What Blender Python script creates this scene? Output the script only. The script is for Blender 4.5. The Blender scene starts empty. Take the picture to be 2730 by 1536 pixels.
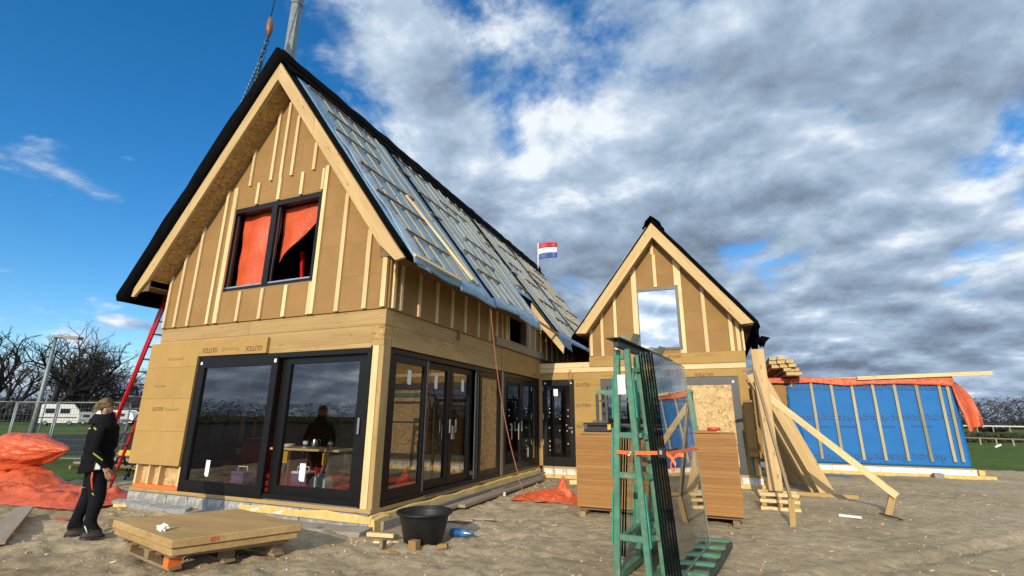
import bpy, bmesh, math, random
from mathutils import Vector, Matrix, noise as mnoise
R = math.radians
rnd = random.Random(7)
sc = bpy.context.scene
col = sc.collection

# ------------------------------------------------------------------ camera
F_PX, YAW, PITCH, ROLL, PW, PH = 1273.307, 0.3973025, 0.2642183, 0.0071028, 2730, 1536
CAM = Vector((0, 0, 1.6))
_f = Vector((-math.sin(YAW)*math.cos(PITCH), math.cos(YAW)*math.cos(PITCH), math.sin(PITCH)))
_r = Vector((math.cos(YAW), math.sin(YAW), 0)); _u = _r.cross(_f)
CR = _r*math.cos(ROLL)+_u*math.sin(ROLL); CU = -_r*math.sin(ROLL)+_u*math.cos(ROLL); CF = _f
cd = bpy.data.cameras.new('camera'); cam = bpy.data.objects.new('camera', cd); col.objects.link(cam)
cd.sensor_width = 36; cd.lens = F_PX*36/PW; cd.clip_start = .05; cd.clip_end = 3000
cam.matrix_world = Matrix(((CR.x, CU.x, -CF.x, CAM.x), (CR.y, CU.y, -CF.y, CAM.y), (CR.z, CU.z, -CF.z, CAM.z), (0, 0, 0, 1)))
sc.camera = cam

# ------------------------------------------------------------------ sun, sky, exposure
SUN_EL, SUN_AZ = R(22), R(4)            # the sun stands behind the camera, a little to the right of the gable's normal
sv = Vector((math.sin(SUN_AZ)*math.cos(SUN_EL), -math.cos(SUN_AZ)*math.cos(SUN_EL), math.sin(SUN_EL)))
sd = bpy.data.lights.new('sun', 'SUN'); sd.energy = 3.4; sd.angle = R(.5); sd.color = (1, .845, .60)
so = bpy.data.objects.new('sun', sd); col.objects.link(so); so.rotation_euler = (-sv).to_track_quat('-Z', 'Y').to_euler(); so.location = sv*60
sc.view_settings.view_transform = 'Standard'; sc.view_settings.look = 'None'
sc.view_settings.exposure = .32; sc.view_settings.gamma = 1; sc.view_settings.use_curve_mapping = False

def nd(nt, typ, props=None, **ins):
    n = nt.nodes.new('ShaderNode'+typ)
    for k, v in (props or {}).items(): setattr(n, k, v)
    for k, v in ins.items():
        s = n.inputs[int(k[1:])] if k[0] == 'i' and k[1:].isdigit() else n.inputs[k.replace('_', ' ')]
        if isinstance(v, bpy.types.NodeSocket): nt.links.new(v, s)
        else: s.default_value = v
    return n
def ramp(nt, fac, stops, interp='LINEAR'):
    n = nt.nodes.new('ShaderNodeValToRGB'); nt.links.new(fac, n.inputs[0]); cr = n.color_ramp; cr.interpolation = interp
    while len(cr.elements) < len(stops): cr.elements.new(.5)
    for e, (p, c) in zip(cr.elements, stops):
        e.position = p; e.color = (c, c, c, 1) if isinstance(c, (int, float)) else (*c, 1)
    return n.outputs[0]
def math_(nt, op, a, b=0., c=0., clamp=False):
    return nd(nt, 'Math', {'operation': op, 'use_clamp': clamp}, i0=a, i1=b, i2=c).outputs[0]
def vmath(nt, op, a, b=(0, 0, 0)):
    n = nd(nt, 'VectorMath', {'operation': op}, i0=a, i1=b); return n.outputs['Value'] if op == 'DOT_PRODUCT' else n.outputs[0]
def mixc(nt, fac, a, b, mode='MIX'):
    return nd(nt, 'Mix', {'data_type': 'RGBA', 'blend_type': mode}, i0=fac, i6=a, i7=b).outputs[2]

world = bpy.data.worlds.new('World'); sc.world = world; world.use_nodes = True
nt = world.node_tree; nt.nodes.clear()
CLEAR = Vector((-.84, .39, .38)).normalized()      # the open part of the sky, left of the gable
def build_world():
    sky = nd(nt, 'TexSky', {'sky_type': 'NISHITA', 'sun_disc': False, 'sun_elevation': SUN_EL, 'sun_rotation': math.pi-SUN_AZ, 'air_density': 1.0, 'dust_density': .2, 'ozone_density': 4.0})
    hs = nd(nt, 'HueSaturation', Saturation=1.28, Value=1.0, Color=sky.outputs[0]).outputs[0]
    d = nd(nt, 'TexCoord').outputs['Generated']
    sep = nd(nt, 'SeparateXYZ', i0=d)
    z = math_(nt, 'MAXIMUM', sep.outputs[2], 0.0)
    zz = math_(nt, 'ADD', z, .27)
    p = nd(nt, 'CombineXYZ', i0=math_(nt, 'DIVIDE', sep.outputs[0], zz), i1=math_(nt, 'DIVIDE', sep.outputs[1], zz), i2=math_(nt, 'MULTIPLY', z, .6)).outputs[0]
    g = vmath(nt, 'DOT_PRODUCT', d, tuple(CLEAR))
    cover = nd(nt, 'MapRange', {'interpolation_type': 'SMOOTHSTEP'}, i0=g, i1=.86, i2=.98, i3=.145, i4=-.115).outputs[0]
    low = nd(nt, 'MapRange', {'interpolation_type': 'SMOOTHSTEP'}, i0=z, i1=.05, i2=.24, i3=.15, i4=0.).outputs[0]
    cover = math_(nt, 'ADD', cover, low)
    D2 = {'noise_dimensions': '2D'}
    def density(q):                                                    # broad masses broken into cumulus heads
        big = nd(nt, 'TexNoise', D2, i0=vmath(nt, 'ADD', q, (3.1, 1.7, 0)), Scale=1.1, Detail=2., Roughness=.5).outputs[0]
        n1 = nd(nt, 'TexNoise', D2, i0=vmath(nt, 'ADD', q, (11.3, 4.2, 0)), Scale=3.0, Detail=9., Roughness=.60, Distortion=.15).outputs[0]
        wq = vmath(nt, 'ADD', q, nd(nt, 'VectorMath', {'operation': 'SCALE'}, i0=nd(nt, 'TexNoise', D2, i0=q, Scale=3., Detail=3.).outputs[1], Scale=.26).outputs[0])
        vo = nd(nt, 'TexVoronoi', {'voronoi_dimensions': '2D'}, i0=wq, Scale=4.6).outputs[0]
        t = math_(nt, 'ADD', math_(nt, 'MULTIPLY', big, .55), math_(nt, 'MULTIPLY', n1, .62))
        return math_(nt, 'SUBTRACT', t, math_(nt, 'MULTIPLY', vo, .16))
    d0 = density(p); d1 = density(vmath(nt, 'ADD', p, (-.02, -.085, 0)))
    dens = math_(nt, 'ADD', d0, math_(nt, 'ADD', cover, .14))
    mask = nd(nt, 'MapRange', {'interpolation_type': 'SMOOTHSTEP'}, i0=dens, i1=.58, i2=.74).outputs[0]
    # thick cloud is darker; the side of each head towards the sun is brighter
    rim = math_(nt, 'SUBTRACT', d0, d1)
    thick = nd(nt, 'MapRange', i0=dens, i1=.60, i2=1.0).outputs[0]
    n2 = nd(nt, 'TexNoise', D2, i0=vmath(nt, 'ADD', p, (5.3, 9.2, 2)), Scale=1.6, Detail=5., Roughness=.55, Distortion=.1).outputs[0]
    sh = math_(nt, 'ADD', math_(nt, 'MULTIPLY', n2, 1.15), math_(nt, 'MULTIPLY', rim, 2.6))
    sh = math_(nt, 'SUBTRACT', math_(nt, 'ADD', sh, .22), math_(nt, 'MULTIPLY', thick, .46))
    glow = math_(nt, 'POWER', math_(nt, 'MAXIMUM', vmath(nt, 'DOT_PRODUCT', d, tuple(sv)), 0.), 2.)
    sh = math_(nt, 'ADD', sh, math_(nt, 'MULTIPLY', glow, .25))
    ccol = ramp(nt, sh, [(0.0, (.13, .165, .225)), (.25, (.195, .255, .345)), (.50, (.275, .36, .475)), (.75, (.41, .505, .625)), (1.0, (.72, .77, .83))])
    boost = math_(nt, 'ADD', math_(nt, 'MULTIPLY', glow, 1.3), 1.0)
    b1 = nd(nt, 'Background', i0=hs, Strength=.15)
    b2 = nd(nt, 'Background', i0=ccol, Strength=boost)
    mx = nd(nt, 'MixShader', i0=mask, i1=b1.outputs[0], i2=b2.outputs[0])
    out = nd(nt, 'OutputWorld'); nt.links.new(mx.outputs[0], out.inputs[0])
build_world()

# ------------------------------------------------------------------ pixel helpers (a pixel gives a direction; the plane it lies on gives the distance)
def ray(x, y): return (CR*((x-PW/2)/F_PX) - CU*((y-PH/2)/F_PX) + CF).normalized()
def on(x, y, ax, v):
    d = ray(x, y); return CAM + d*((v-CAM[ax])/d[ax])
X0, XL, Y0, YI = -4.806, -10.40, 6.205, 13.65      # house side wall, left end, gable front, inner wall
YB = 5.74                                          # barge boards
def oX(x, y, v=X0): return on(x, y, 0, v)
def oY(x, y, v=Y0): return on(x, y, 1, v)
def oZ(x, y, v=0.): return on(x, y, 2, v)
def far(x, dist):                                   # a point on the ground in the direction of a column of the photo
    d = ray(x, 1100); h = Vector((d.x, d.y, 0)).normalized(); return h*dist
z1 = lambda a, b: (300+a/2.898, b/2.898)            # readings taken from enlargements of the photo
z2 = lambda a, b: (300+a/2.898, 450+b/2.898)
z4 = lambda a, b: (300+a/2.635, 900+b/2.635)
z5 = lambda a, b: (1950+a/2.683, 880+b/2.683)
z6 = lambda a, b: (950+a/3.22, 850+b/3.22)
z7 = lambda a, b: (850+a/2.635, 300+b/2.635)
zs = lambda a, b: (1480+a/3.15, 540+b/3.15)
zb = lambda a, b: (1250+a/5.795, 800+b/5.795)

# ------------------------------------------------------------------ materials
MT = {}
def newmat(name):
    m = bpy.data.materials.new(name); m.use_nodes = True; t = m.node_tree; t.nodes.clear()
    o = nd(t, 'OutputMaterial'); MT[name] = m; return m, t, o
def simple(name, c, rough=.6, metal=0., var=.12, scale=6., bump=0., bscale=40., spec=.5, stain=None, ov=.0, stretch=(1, 1, 1)):
    m, t, o = newmat(name)
    co = nd(t, 'TexCoord').outputs['Object']
    co = nd(t, 'Mapping', i0=co, Scale=stretch).outputs[0]
    if ov:
        rv = nd(t, 'ObjectInfo').outputs['Random']
        co = vmath(t, 'ADD', co, nd(t, 'CombineXYZ', i0=math_(t, 'MULTIPLY', rv, 37.), i1=math_(t, 'MULTIPLY', rv, 11.), i2=rv).outputs[0])
    n = nd(t, 'TexNoise', i0=co, Scale=scale, Detail=6., Roughness=.6).outputs[0]
    f = nd(t, 'MapRange', i0=n, i1=.3, i2=.7, i3=1-var, i4=1+var).outputs[0]
    if ov: f = math_(t, 'MULTIPLY', f, nd(t, 'MapRange', i0=rv, i1=0., i2=1., i3=1-ov, i4=1+ov).outputs[0])
    c4 = nd(t, 'VectorMath', {'operation': 'SCALE'}, i0=tuple(c), Scale=f).outputs[0]
    if stain:
        n3 = nd(t, 'TexNoise', i0=co, Scale=stain[1], Detail=7., Roughness=.65).outputs[0]
        c4 = mixc(t, ramp(t, n3, [(stain[2], 0), (stain[2]+.12, 1)]), c4, (*stain[0], 1))
    b = nd(t, 'BsdfPrincipled', Base_Color=c4, Roughness=rough, Metallic=metal)
    b.inputs['Specular IOR Level'].default_value = spec
    if bump:
        nb = nd(t, 'TexNoise', i0=co, Scale=bscale, Detail=5., Roughness=.6).outputs[0]
        t.links.new(nd(t, 'Bump', Strength=bump, Distance=.02, Height=nb).outputs[0], b.inputs['Normal'])
    t.links.new(b.outputs[0], o.inputs[0]); return m
def wood(name, c, dark, rough=.65, knots=.5, ov=.13):
    m, t, o = newmat(name)
    co = nd(t, 'TexCoord').outputs['Object']; rv = nd(t, 'ObjectInfo').outputs['Random']
    off = nd(t, 'CombineXYZ', i0=math_(t, 'MULTIPLY', rv, 91.), i1=math_(t, 'MULTIPLY', rv, 17.), i2=math_(t, 'MULTIPLY', rv, 53.)).outputs[0]
    co = vmath(t, 'ADD', co, off)
    wob = nd(t, 'TexNoise', i0=co, Scale=1.3, Detail=3.).outputs[1]
    co2 = vmath(t, 'ADD', co, nd(t, 'VectorMath', {'operation': 'SCALE'}, i0=wob, Scale=.05).outputs[0])
    g = nd(t, 'TexNoise', i0=nd(t, 'Mapping', i0=co2, Scale=(1.1, 34, 34)).outputs[0], Scale=1., Detail=5., Roughness=.6).outputs[0]
    big = nd(t, 'TexNoise', i0=nd(t, 'Mapping', i0=co, Scale=(.7, 4, 4)).outputs[0], Scale=1., Detail=4.).outputs[0]
    f = math_(t, 'ADD', math_(t, 'MULTIPLY', g, .6), math_(t, 'MULTIPLY', big, .55))
    cc = mixc(t, nd(t, 'MapRange', i0=f, i1=.42, i2=.74).outputs[0], (*dark, 1), (*c, 1))
    kv = nd(t, 'TexVoronoi', i0=nd(t, 'Mapping', i0=co2, Scale=(2.4, 8.5, 8.5)).outputs[0], Scale=1.).outputs[0]
    kf = ramp(t, kv, [(.0, knots), (.10, knots*.6), (.16, 0)])
    cc = mixc(t, kf, cc, (dark[0]*.35, dark[1]*.28, dark[2]*.25, 1))
    cc = nd(t, 'VectorMath', {'operation': 'SCALE'}, i0=cc, Scale=nd(t, 'MapRange', i0=rv, i1=0., i2=1., i3=1-ov, i4=1+ov).outputs[0]).outputs[0]
    b = nd(t, 'BsdfPrincipled', Base_Color=cc, Roughness=rough); b.inputs['Specular IOR Level'].default_value = .3
    t.links.new(nd(t, 'Bump', Strength=.25, Distance=.004, Height=g).outputs[0], b.inputs['Normal'])
    t.links.new(b.outputs[0], o.inputs[0]); return m
def osb_mat(name, c, sc_=1.):
    m, t, o = newmat(name)
    co = nd(t, 'TexCoord').outputs['Object']
    wob = nd(t, 'TexNoise', i0=co, Scale=9.*sc_, Detail=2.).outputs[1]
    co2 = vmath(t, 'ADD', co, nd(t, 'VectorMath', {'operation': 'SCALE'}, i0=wob, Scale=.10).outputs[0])
    v1 = nd(t, 'TexVoronoi', i0=nd(t, 'Mapping', i0=co2, Scale=(30*sc_, 30*sc_, 11*sc_), Rotation=(0, .5, .6)).outputs[0], Scale=1.).outputs
    v2 = nd(t, 'TexVoronoi', i0=nd(t, 'Mapping', i0=co2, Scale=(12*sc_, 12*sc_, 32*sc_), Rotation=(.3, -.4, -.5)).outputs[0], Scale=1.).outputs
    s1 = nd(t, 'SeparateColor', i0=v1[1]).outputs[0]; s2 = nd(t, 'SeparateColor', i0=v2[1]).outputs[1]
    f = math_(t, 'ADD', math_(t, 'MULTIPLY', s1, .5), math_(t, 'MULTIPLY', s2, .5))
    cc = ramp(t, f, [(.05, tuple(x*.45 for x in c)), (.4, tuple(x*.85 for x in c)), (.7, c), (1., (min(1, c[0]*1.35), min(1, c[1]*1.4), c[2]*1.6))])
    b = nd(t, 'BsdfPrincipled', Base_Color=cc, Roughness=.6); b.inputs['Specular IOR Level'].default_value = .3
    t.links.new(nd(t, 'Bump', Strength=.3, Distance=.004, Height=f).outputs[0], b.inputs['Normal'])
    t.links.new(b.outputs[0], o.inputs[0]); return m
def glass_mat(name, tint, gain, floor=0., rough=0.0):
    m, t, o = newmat(name)
    fr = nd(t, 'Fresnel', IOR=1.5).outputs[0]
    co = nd(t, 'TexCoord').outputs['Object']
    wv = nd(t, 'TexNoise', i0=co, Scale=.9, Detail=1.).outputs[0]
    bp = nd(t, 'Bump', Strength=.06, Distance=.02, Height=wv).outputs[0]
    fac = math_(t, 'ADD', math_(t, 'MULTIPLY', fr, gain), floor, clamp=True)
    tr = nd(t, 'BsdfTransparent', Color=(*tint, 1)); gl = nd(t, 'BsdfGlossy', Color=(1, 1, 1, 1), Roughness=rough, Normal=bp)
    mx = nd(t, 'MixShader', i0=fac, i1=tr.outputs[0], i2=gl.outputs[0]); t.links.new(mx.outputs[0], o.inputs[0]); return m
def tarp_mat(name, c, rough=.38, var=.18, trans=.15, bump=.5):
    m, t, o = newmat(name)
    co = nd(t, 'TexCoord').outputs['Object']
    n = nd(t, 'TexNoise', i0=co, Scale=3., Detail=6., Roughness=.6, Distortion=.8).outputs[0]
    cc = nd(t, 'VectorMath', {'operation': 'SCALE'}, i0=tuple(c), Scale=nd(t, 'MapRange', i0=n, i1=.3, i2=.7, i3=1-var, i4=1+var).outputs[0]).outputs[0]
    w = nd(t, 'TexNoise', i0=nd(t, 'Mapping', i0=co, Scale=(1, 1, .6)).outputs[0], Scale=7., Detail=4., Roughness=.55, Distortion=1.6).outputs[0]
    w2 = nd(t, 'TexVoronoi', {'feature': 'DISTANCE_TO_EDGE'}, i0=vmath(t, 'ADD', co, nd(t, 'TexNoise', i0=co, Scale=2.).outputs[1]), Scale=4.).outputs[0]
    bp = nd(t, 'Bump', Strength=bump, Distance=.05, Height=math_(t, 'ADD', w, math_(t, 'MULTIPLY', w2, .35))).outputs[0]
    b = nd(t, 'BsdfPrincipled', Base_Color=cc, Roughness=rough, Normal=bp); b.inputs['Specular IOR Level'].default_value = .4
    tl = nd(t, 'BsdfTranslucent', Color=cc, Normal=bp)
    mx = nd(t, 'MixShader', i0=trans, i1=b.outputs[0], i2=tl.outputs[0]); t.links.new(mx.outputs[0], o.inputs[0]); return m

wood('batten_wood', (.72, .56, .33), (.54, .39, .19), knots=.55)
wood('beam_wood', (.43, .295, .135), (.32, .21, .082), knots=.5, ov=.08)
wood('barge_wood', (.56, .41, .21), (.42, .285, .125), knots=.75, ov=.05)
wood('old_or_shaded_wood', (.30, .22, .135), (.18, .125, .07), knots=.4, ov=.2)
wood('grey_wood', (.34, .28, .22), (.24, .19, .14), knots=.3, ov=.15)
wood('counter_wood', (.40, .36, .22), (.28, .24, .14), knots=.2, ov=.15)
wood('roof_lath', (.40, .36, .24), (.25, .21, .13), knots=.3, ov=.25)
simple('fibre', (.285, .170, .066), .8, var=.09, scale=2.4, bump=.12, bscale=220, spec=.2, ov=.025)
simple('fibre_light', (.365, .235, .083), .8, var=.08, scale=2.4, bump=.12, bscale=220, spec=.2, ov=.05)
simple('fibre_stack', (.30, .155, .058), .8, var=.10, scale=3, bump=.15, bscale=200, spec=.2, ov=.12, stretch=(1, 1, 14))
wood('panel_top', (.46, .315, .145), (.30, .195, .08), knots=.0, ov=0)
simple('ink', (.12, .075, .035), .8, var=.35, scale=30)
simple('ink_faint', (.30, .175, .068), .8, var=.2, scale=30)
simple('ink_blue', (.001, .085, .28), .5, var=.3, scale=20)
simple('ink_black', (.02, .022, .03), .5, var=.2)
osb_mat('osb', (.42, .265, .10)); osb_mat('osb_pale', (.56, .39, .185))
simple('black_frame', (.0055, .0055, .0065), .4, var=.25, scale=9, spec=.3)
simple('grey_frame', (.050, .054, .060), .45, var=.1, scale=5)
simple('alu', (.55, .56, .57), .35, 1., var=.1)
simple('galv', (.20, .23, .235), .55, .35, var=.22, scale=7, stain=((.32, .35, .36), 16, .60))
simple('black_membrane', (.0028, .0028, .003), .85, var=.5, scale=8, bump=.4, bscale=14, spec=.04)
tarp_mat('membrane', (.14, .26, .38), .26, .18, .0, .45)
tarp_mat('membrane_bright', (.34, .43, .52), .25, .2, .05, .6)
tarp_mat('orange_tarp', (.62, .115, .042), .38, .16, .15, .6)
tarp_mat('orange_window_tarp', (.62, .10, .035), .45, .14, .10, .35)
tarp_mat('red_sheet', (.62, .035, .018), .5, .2, .05)
tarp_mat('blue_membrane', (.001, .125, .40), .65, .06, .0, .10)
simple('green_steel', (.062, .185, .128), .5, .0, var=.25, scale=8, stain=((.22, .20, .13), 11, .55), ov=.1)
simple('dark_steel', (.035, .05, .042), .5, .3, var=.3, scale=9)
simple('mint_pad', (.03, .30, .22), .5, var=.2)
simple('red_paint', (.42, .012, .014), .3, var=.15)
simple('red_plastic', (.55, .05, .03), .4)
simple('white_paint', (.78, .78, .76), .5, var=.06)
simple('white_block', (.62, .63, .63), .85, var=.15, scale=12, stain=((.40, .36, .28), 5, .56))
simple('concrete_block', (.24, .245, .25), .85, var=.25, scale=10, stain=((.46, .45, .42), 5, .56), bump=.4)
simple('foam', (.60, .43, .16), .85, var=.18, scale=9, stain=((.40, .31, .18), 5, .58), bump=.5, bscale=25)
simple('slab', (.22, .205, .18), .75, var=.2, scale=2)
simple('tub_plastic', (.011, .012, .014), .5, var=.3, scale=7, stain=((.06, .057, .05), 6, .66), spec=.35)
simple('black_plastic', (.012, .012, .013), .4)
simple('black_cloth', (.0055, .0055, .0065), .85, var=.3, scale=14, bump=.7, bscale=9, spec=.12)
simple('dark_cloth', (.008, .0085, .012), .85, var=.3, scale=14, bump=.5, bscale=12, spec=.12)
simple('hivis', (.32, .42, .05), .5); simple('orange_trim', (.8, .08, .02), .5); simple('reflective', (.6, .6, .62), .3)
simple('skin', (.42, .23, .15), .55, var=.08)
simple('camo', (.13, .10, .04), .85, var=.2, scale=16, stain=((.02, .017, .01), 20, .48))
simple('boot', (.02, .016, .013), .7)
simple('yellow_paint', (.62, .36, .02), .45); simple('purple_plastic', (.11, .07, .22), .45); simple('jerry', (.45, .55, .55), .4)
simple('orange_strap', (.80, .13, .02), .6); simple('cord', (.36, .14, .07), .8); simple('orange_paint', (.78, .16, .03), .6)
simple('chain', (.05, .10, .09), .45, .6); simple('hook_orange', (.20, .07, .012), .45)
simple('flag_red', (.42, .02, .03), .6); simple('flag_white', (.75, .75, .75), .6); simple('flag_blue', (.03, .08, .30), .6)
simple('bark', (.022, .019, .017), .9, var=.3, scale=3); simple('twig', (.020, .017, .017), .9, var=.3, scale=.5)
simple('wood_mass', (.026, .022, .021), .95, var=.35, scale=.12)
simple('hedge_leaf', (.03, .04, .014), .9, var=.4, scale=1.5); simple('edge_black', (.0035, .0035, .004), .8, spec=.05); simple('glass_edge', (.16, .22, .19), .3); simple('bottle', (.05, .16, .32), .15); simple('mortar', (.55, .54, .5), .9)
simple('steel', (.4, .4, .4), .25, 1.); simple('paper', (.78, .78, .76), .7, var=.04)
simple('interior_dark', (.06, .05, .04), .8)
simple('wall_render', (.55, .53, .48), .8); simple('roof_tile', (.07, .045, .04), .8); simple('dark_window', (.01, .012, .015), .15)
simple('asphalt', (.04, .042, .04), .95, var=.25, scale=.7, bump=.2, spec=.03)
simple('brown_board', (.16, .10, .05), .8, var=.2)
glass_mat('glass', (.74, .77, .75), 1.5, .075)
glass_mat('coated_glass', (.25, .28, .30), 1.0, .52)
glass_mat('rack_glass', (.955, .975, .965), 1.3, .01)

def ground_mat():
    m, t, o = newmat('sand')
    co = nd(t, 'TexCoord').outputs['Object']
    n1 = nd(t, 'TexNoise', i0=co, Scale=.35, Detail=5., Roughness=.6).outputs[0]
    n2 = nd(t, 'TexNoise', i0=co, Scale=5.5, Detail=9., Roughness=.74).outputs[0]
    n3 = nd(t, 'TexNoise', i0=co, Scale=55., Detail=5., Roughness=.75).outputs[0]
    c1 = ramp(t, n1, [(.30, (.27, .215, .137)), (.48, (.385, .312, .202)), (.66, (.48, .395, .268))])
    c2 = mixc(t, ramp(t, n2, [(.38, .5), (.54, 0)]), c1, (.17, .13, .085, 1))
    c3 = mixc(t, ramp(t, n3, [(.62, 0), (.74, .55)]), c2, (.50, .44, .35, 1))
    c3 = mixc(t, ramp(t, n3, [(.30, .5), (.42, 0)]), c3, (.12, .09, .062, 1))
    h = math_(t, 'ADD', math_(t, 'MULTIPLY', n2, 1.), math_(t, 'MULTIPLY', n3, .16))
    b = nd(t, 'BsdfPrincipled', Base_Color=c3, Roughness=.95, Normal=nd(t, 'Bump', Strength=.85, Distance=.05, Height=h).outputs[0])
    b.inputs['Specular IOR Level'].default_value = .15
    t.links.new(b.outputs[0], o.inputs[0])
    m, t, o = newmat('grass')
    co = nd(t, 'TexCoord').outputs['Object']
    n1 = nd(t, 'TexNoise', i0=co, Scale=.12, Detail=6., Roughness=.65).outputs[0]
    n2 = nd(t, 'TexNoise', i0=co, Scale=2.2, Detail=8., Roughness=.75).outputs[0]
    c1 = ramp(t, math_(t, 'ADD', math_(t, 'MULTIPLY', n1, .5), math_(t, 'MULTIPLY', n2, .5)), [(.36, (.045, .062, .016)), (.52, (.068, .112, .022)), (.68, (.12, .15, .045))])
    b = nd(t, 'BsdfPrincipled', Base_Color=c1, Roughness=.95, Normal=nd(t, 'Bump', Strength=.6, Distance=.1, Height=n2).outputs[0])
    b.inputs['Specular IOR Level'].default_value = .1
    t.links.new(b.outputs[0], o.inputs[0])
ground_mat()

# ------------------------------------------------------------------ object helpers
MW = {}
def link(o, parent=None, M=None):
    col.objects.link(o); M = M or Matrix.Identity(4)
    o.matrix_basis = M; MW[o] = M
    if parent is not None:
        o.parent = parent; o.matrix_parent_inverse = MW[parent].inverted()
    return o
def tag(o, label=None, cat=None, group=None, kind=None):
    for k, v in (('label', label), ('category', cat), ('group', group), ('kind', kind)):
        if v: o[k] = v
    return o
def thing(name, label, cat, loc=(0, 0, 0), group=None):
    o = bpy.data.objects.new(name, None); o.empty_display_size = .2
    link(o, None, Matrix.Translation(Vector(loc))); return tag(o, label, cat, group)
def mesh(name, V, Fc, mat, parent=None, smooth=False, M=None):
    me = bpy.data.meshes.new(name); me.from_pydata([tuple(v) for v in V], [], Fc); me.update()
    if smooth:
        for p in me.polygons: p.use_smooth = True
    if mat: me.materials.append(MT[mat])
    return link(bpy.data.objects.new(name, me), parent, M)
BOXF = [(0, 3, 2, 1), (4, 5, 6, 7), (0, 1, 5, 4), (1, 2, 6, 5), (2, 3, 7, 6), (3, 0, 4, 7)]
def boxv(x0, x1, y0, y1, z0, z1):
    return [(x0, y0, z0), (x1, y0, z0), (x1, y1, z0), (x0, y1, z0), (x0, y0, z1), (x1, y0, z1), (x1, y1, z1), (x0, y1, z1)]
def bevelled(me, w):
    bm = bmesh.new(); bm.from_mesh(me)
    bmesh.ops.bevel(bm, geom=bm.edges[:], offset=w, segments=1, affect='EDGES', profile=.5); bm.to_mesh(me); bm.free()
def bar(name, p, q, w, h, mat, parent=None, up=(0, 0, 1), bevel=0., ends=0.):
    """a length of timber or steel from p to q, w across, h along up; its own grain runs along it"""
    p, q = Vector(p), Vector(q); x = (q-p); L = x.length; x.normalize()
    u = Vector(up); y = u.cross(x)
    if y.length < 1e-4: y = Vector((1, 0, 0)).cross(x) if abs(x.x) < .9 else Vector((0, 1, 0)).cross(x)
    y.normalize(); zv = x.cross(y)
    M = Matrix(((x.x, y.x, zv.x, p.x), (x.y, y.y, zv.y, p.y), (x.z, y.z, zv.z, p.z), (0, 0, 0, 1)))
    o = mesh(name, boxv(0, L, -w/2, w/2, -h/2, h/2), BOXF, mat, parent, M=M)
    if bevel: bevelled(o.data, bevel)
    return o
def box(name, a, b, mat, parent=None, bevel=0.):
    a = [min(i, j) for i, j in zip(a, b)], [max(i, j) for i, j in zip(a, b)]
    lo, hi = Vector(a[0]), Vector(a[1]); s = hi-lo; c = (lo+hi)/2; ax = max(range(3), key=lambda i: s[i])
    p, q = c.copy(), c.copy(); p[ax] = lo[ax]; q[ax] = hi[ax]
    if ax == 0: return bar(name, p, q, s.y, s.z, mat, parent, (0, 0, 1), bevel)
    if ax == 1: return bar(name, p, q, s.x, s.z, mat, parent, (0, 0, 1), bevel)
    return bar(name, p, q, s.x, s.y, mat, parent, (0, 1, 0), bevel)
def prism(name, poly, f, d0, d1, mat, parent=None):
    """poly in (u, v); f(u, v, d) -> world"""
    n = len(poly); V = [f(u, v, d0) for u, v in poly]+[f(u, v, d1) for u, v in poly]
    Fc = [tuple(range(n)), tuple(range(2*n-1, n-1, -1))]+[(i, i+n, (i+1) % n+n, (i+1) % n) for i in range(n)]
    o = mesh(name, V, Fc, mat, parent); bm = bmesh.new(); bm.from_mesh(o.data); bmesh.ops.recalc_face_normals(bm, faces=bm.faces[:]); bm.to_mesh(o.data); bm.free(); return o
def tubev(pts, rad, n=6, closed=False):
    V, Fc = [], []; pts = [Vector(p) for p in pts]; m = len(pts)
    for i, p in enumerate(pts):
        t = (pts[(i+1) % m]-pts[i-1]) if closed else (pts[min(i+1, m-1)]-pts[max(i-1, 0)])
        t.normalize(); a = t.orthogonal().normalized() if i == 0 else (a-t*a.dot(t)).normalized(); b = t.cross(a)
        r_ = rad[i] if isinstance(rad, (list, tuple)) else rad
        V += [p+(a*math.cos(k*2*math.pi/n)+b*math.sin(k*2*math.pi/n))*r_ for k in range(n)]
    for i in range(m if closed else m-1):
        j = (i+1) % m
        Fc += [(i*n+k, i*n+(k+1) % n, j*n+(k+1) % n, j*n+k) for k in range(n)]
    if not closed: Fc += [tuple(range(n-1, -1, -1)), tuple(range((m-1)*n, m*n))]
    return V, Fc
def tube(name, pts, rad, mat, parent=None, n=8, closed=False):
    V, Fc = tubev(pts, rad, n, closed); return mesh(name, V, Fc, mat, parent, smooth=True)
def grid(name, nu, nv, f, mat, parent=None, thick=0., smooth=True):
    V = [f(i/nu, j/nv) for j in range(nv+1) for i in range(nu+1)]
    Fc = [(j*(nu+1)+i, j*(nu+1)+i+1, (j+1)*(nu+1)+i+1, (j+1)*(nu+1)+i) for j in range(nv) for i in range(nu)]
    o = mesh(name, V, Fc, mat, parent, smooth)
    if thick:
        s = o.modifiers.new('thickness', 'SOLIDIFY'); s.thickness = thick; s.offset = 0
    return o
def lathe(name, prof, c, mat, parent=None, n=32, axis=None):
    V, Fc = [], []
    ax = Vector(axis or (0, 0, 1)).normalized(); a = ax.orthogonal().normalized(); b = ax.cross(a); c = Vector(c)
    for r_, z in prof: V += [c+ax*z+(a*math.cos(k*2*math.pi/n)+b*math.sin(k*2*math.pi/n))*r_ for k in range(n)]
    for i in range(len(prof)-1): Fc += [(i*n+k, i*n+(k+1) % n, (i+1)*n+(k+1) % n, (i+1)*n+k) for k in range(n)]
    return mesh(name, V, Fc, mat, parent, True)
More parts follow.
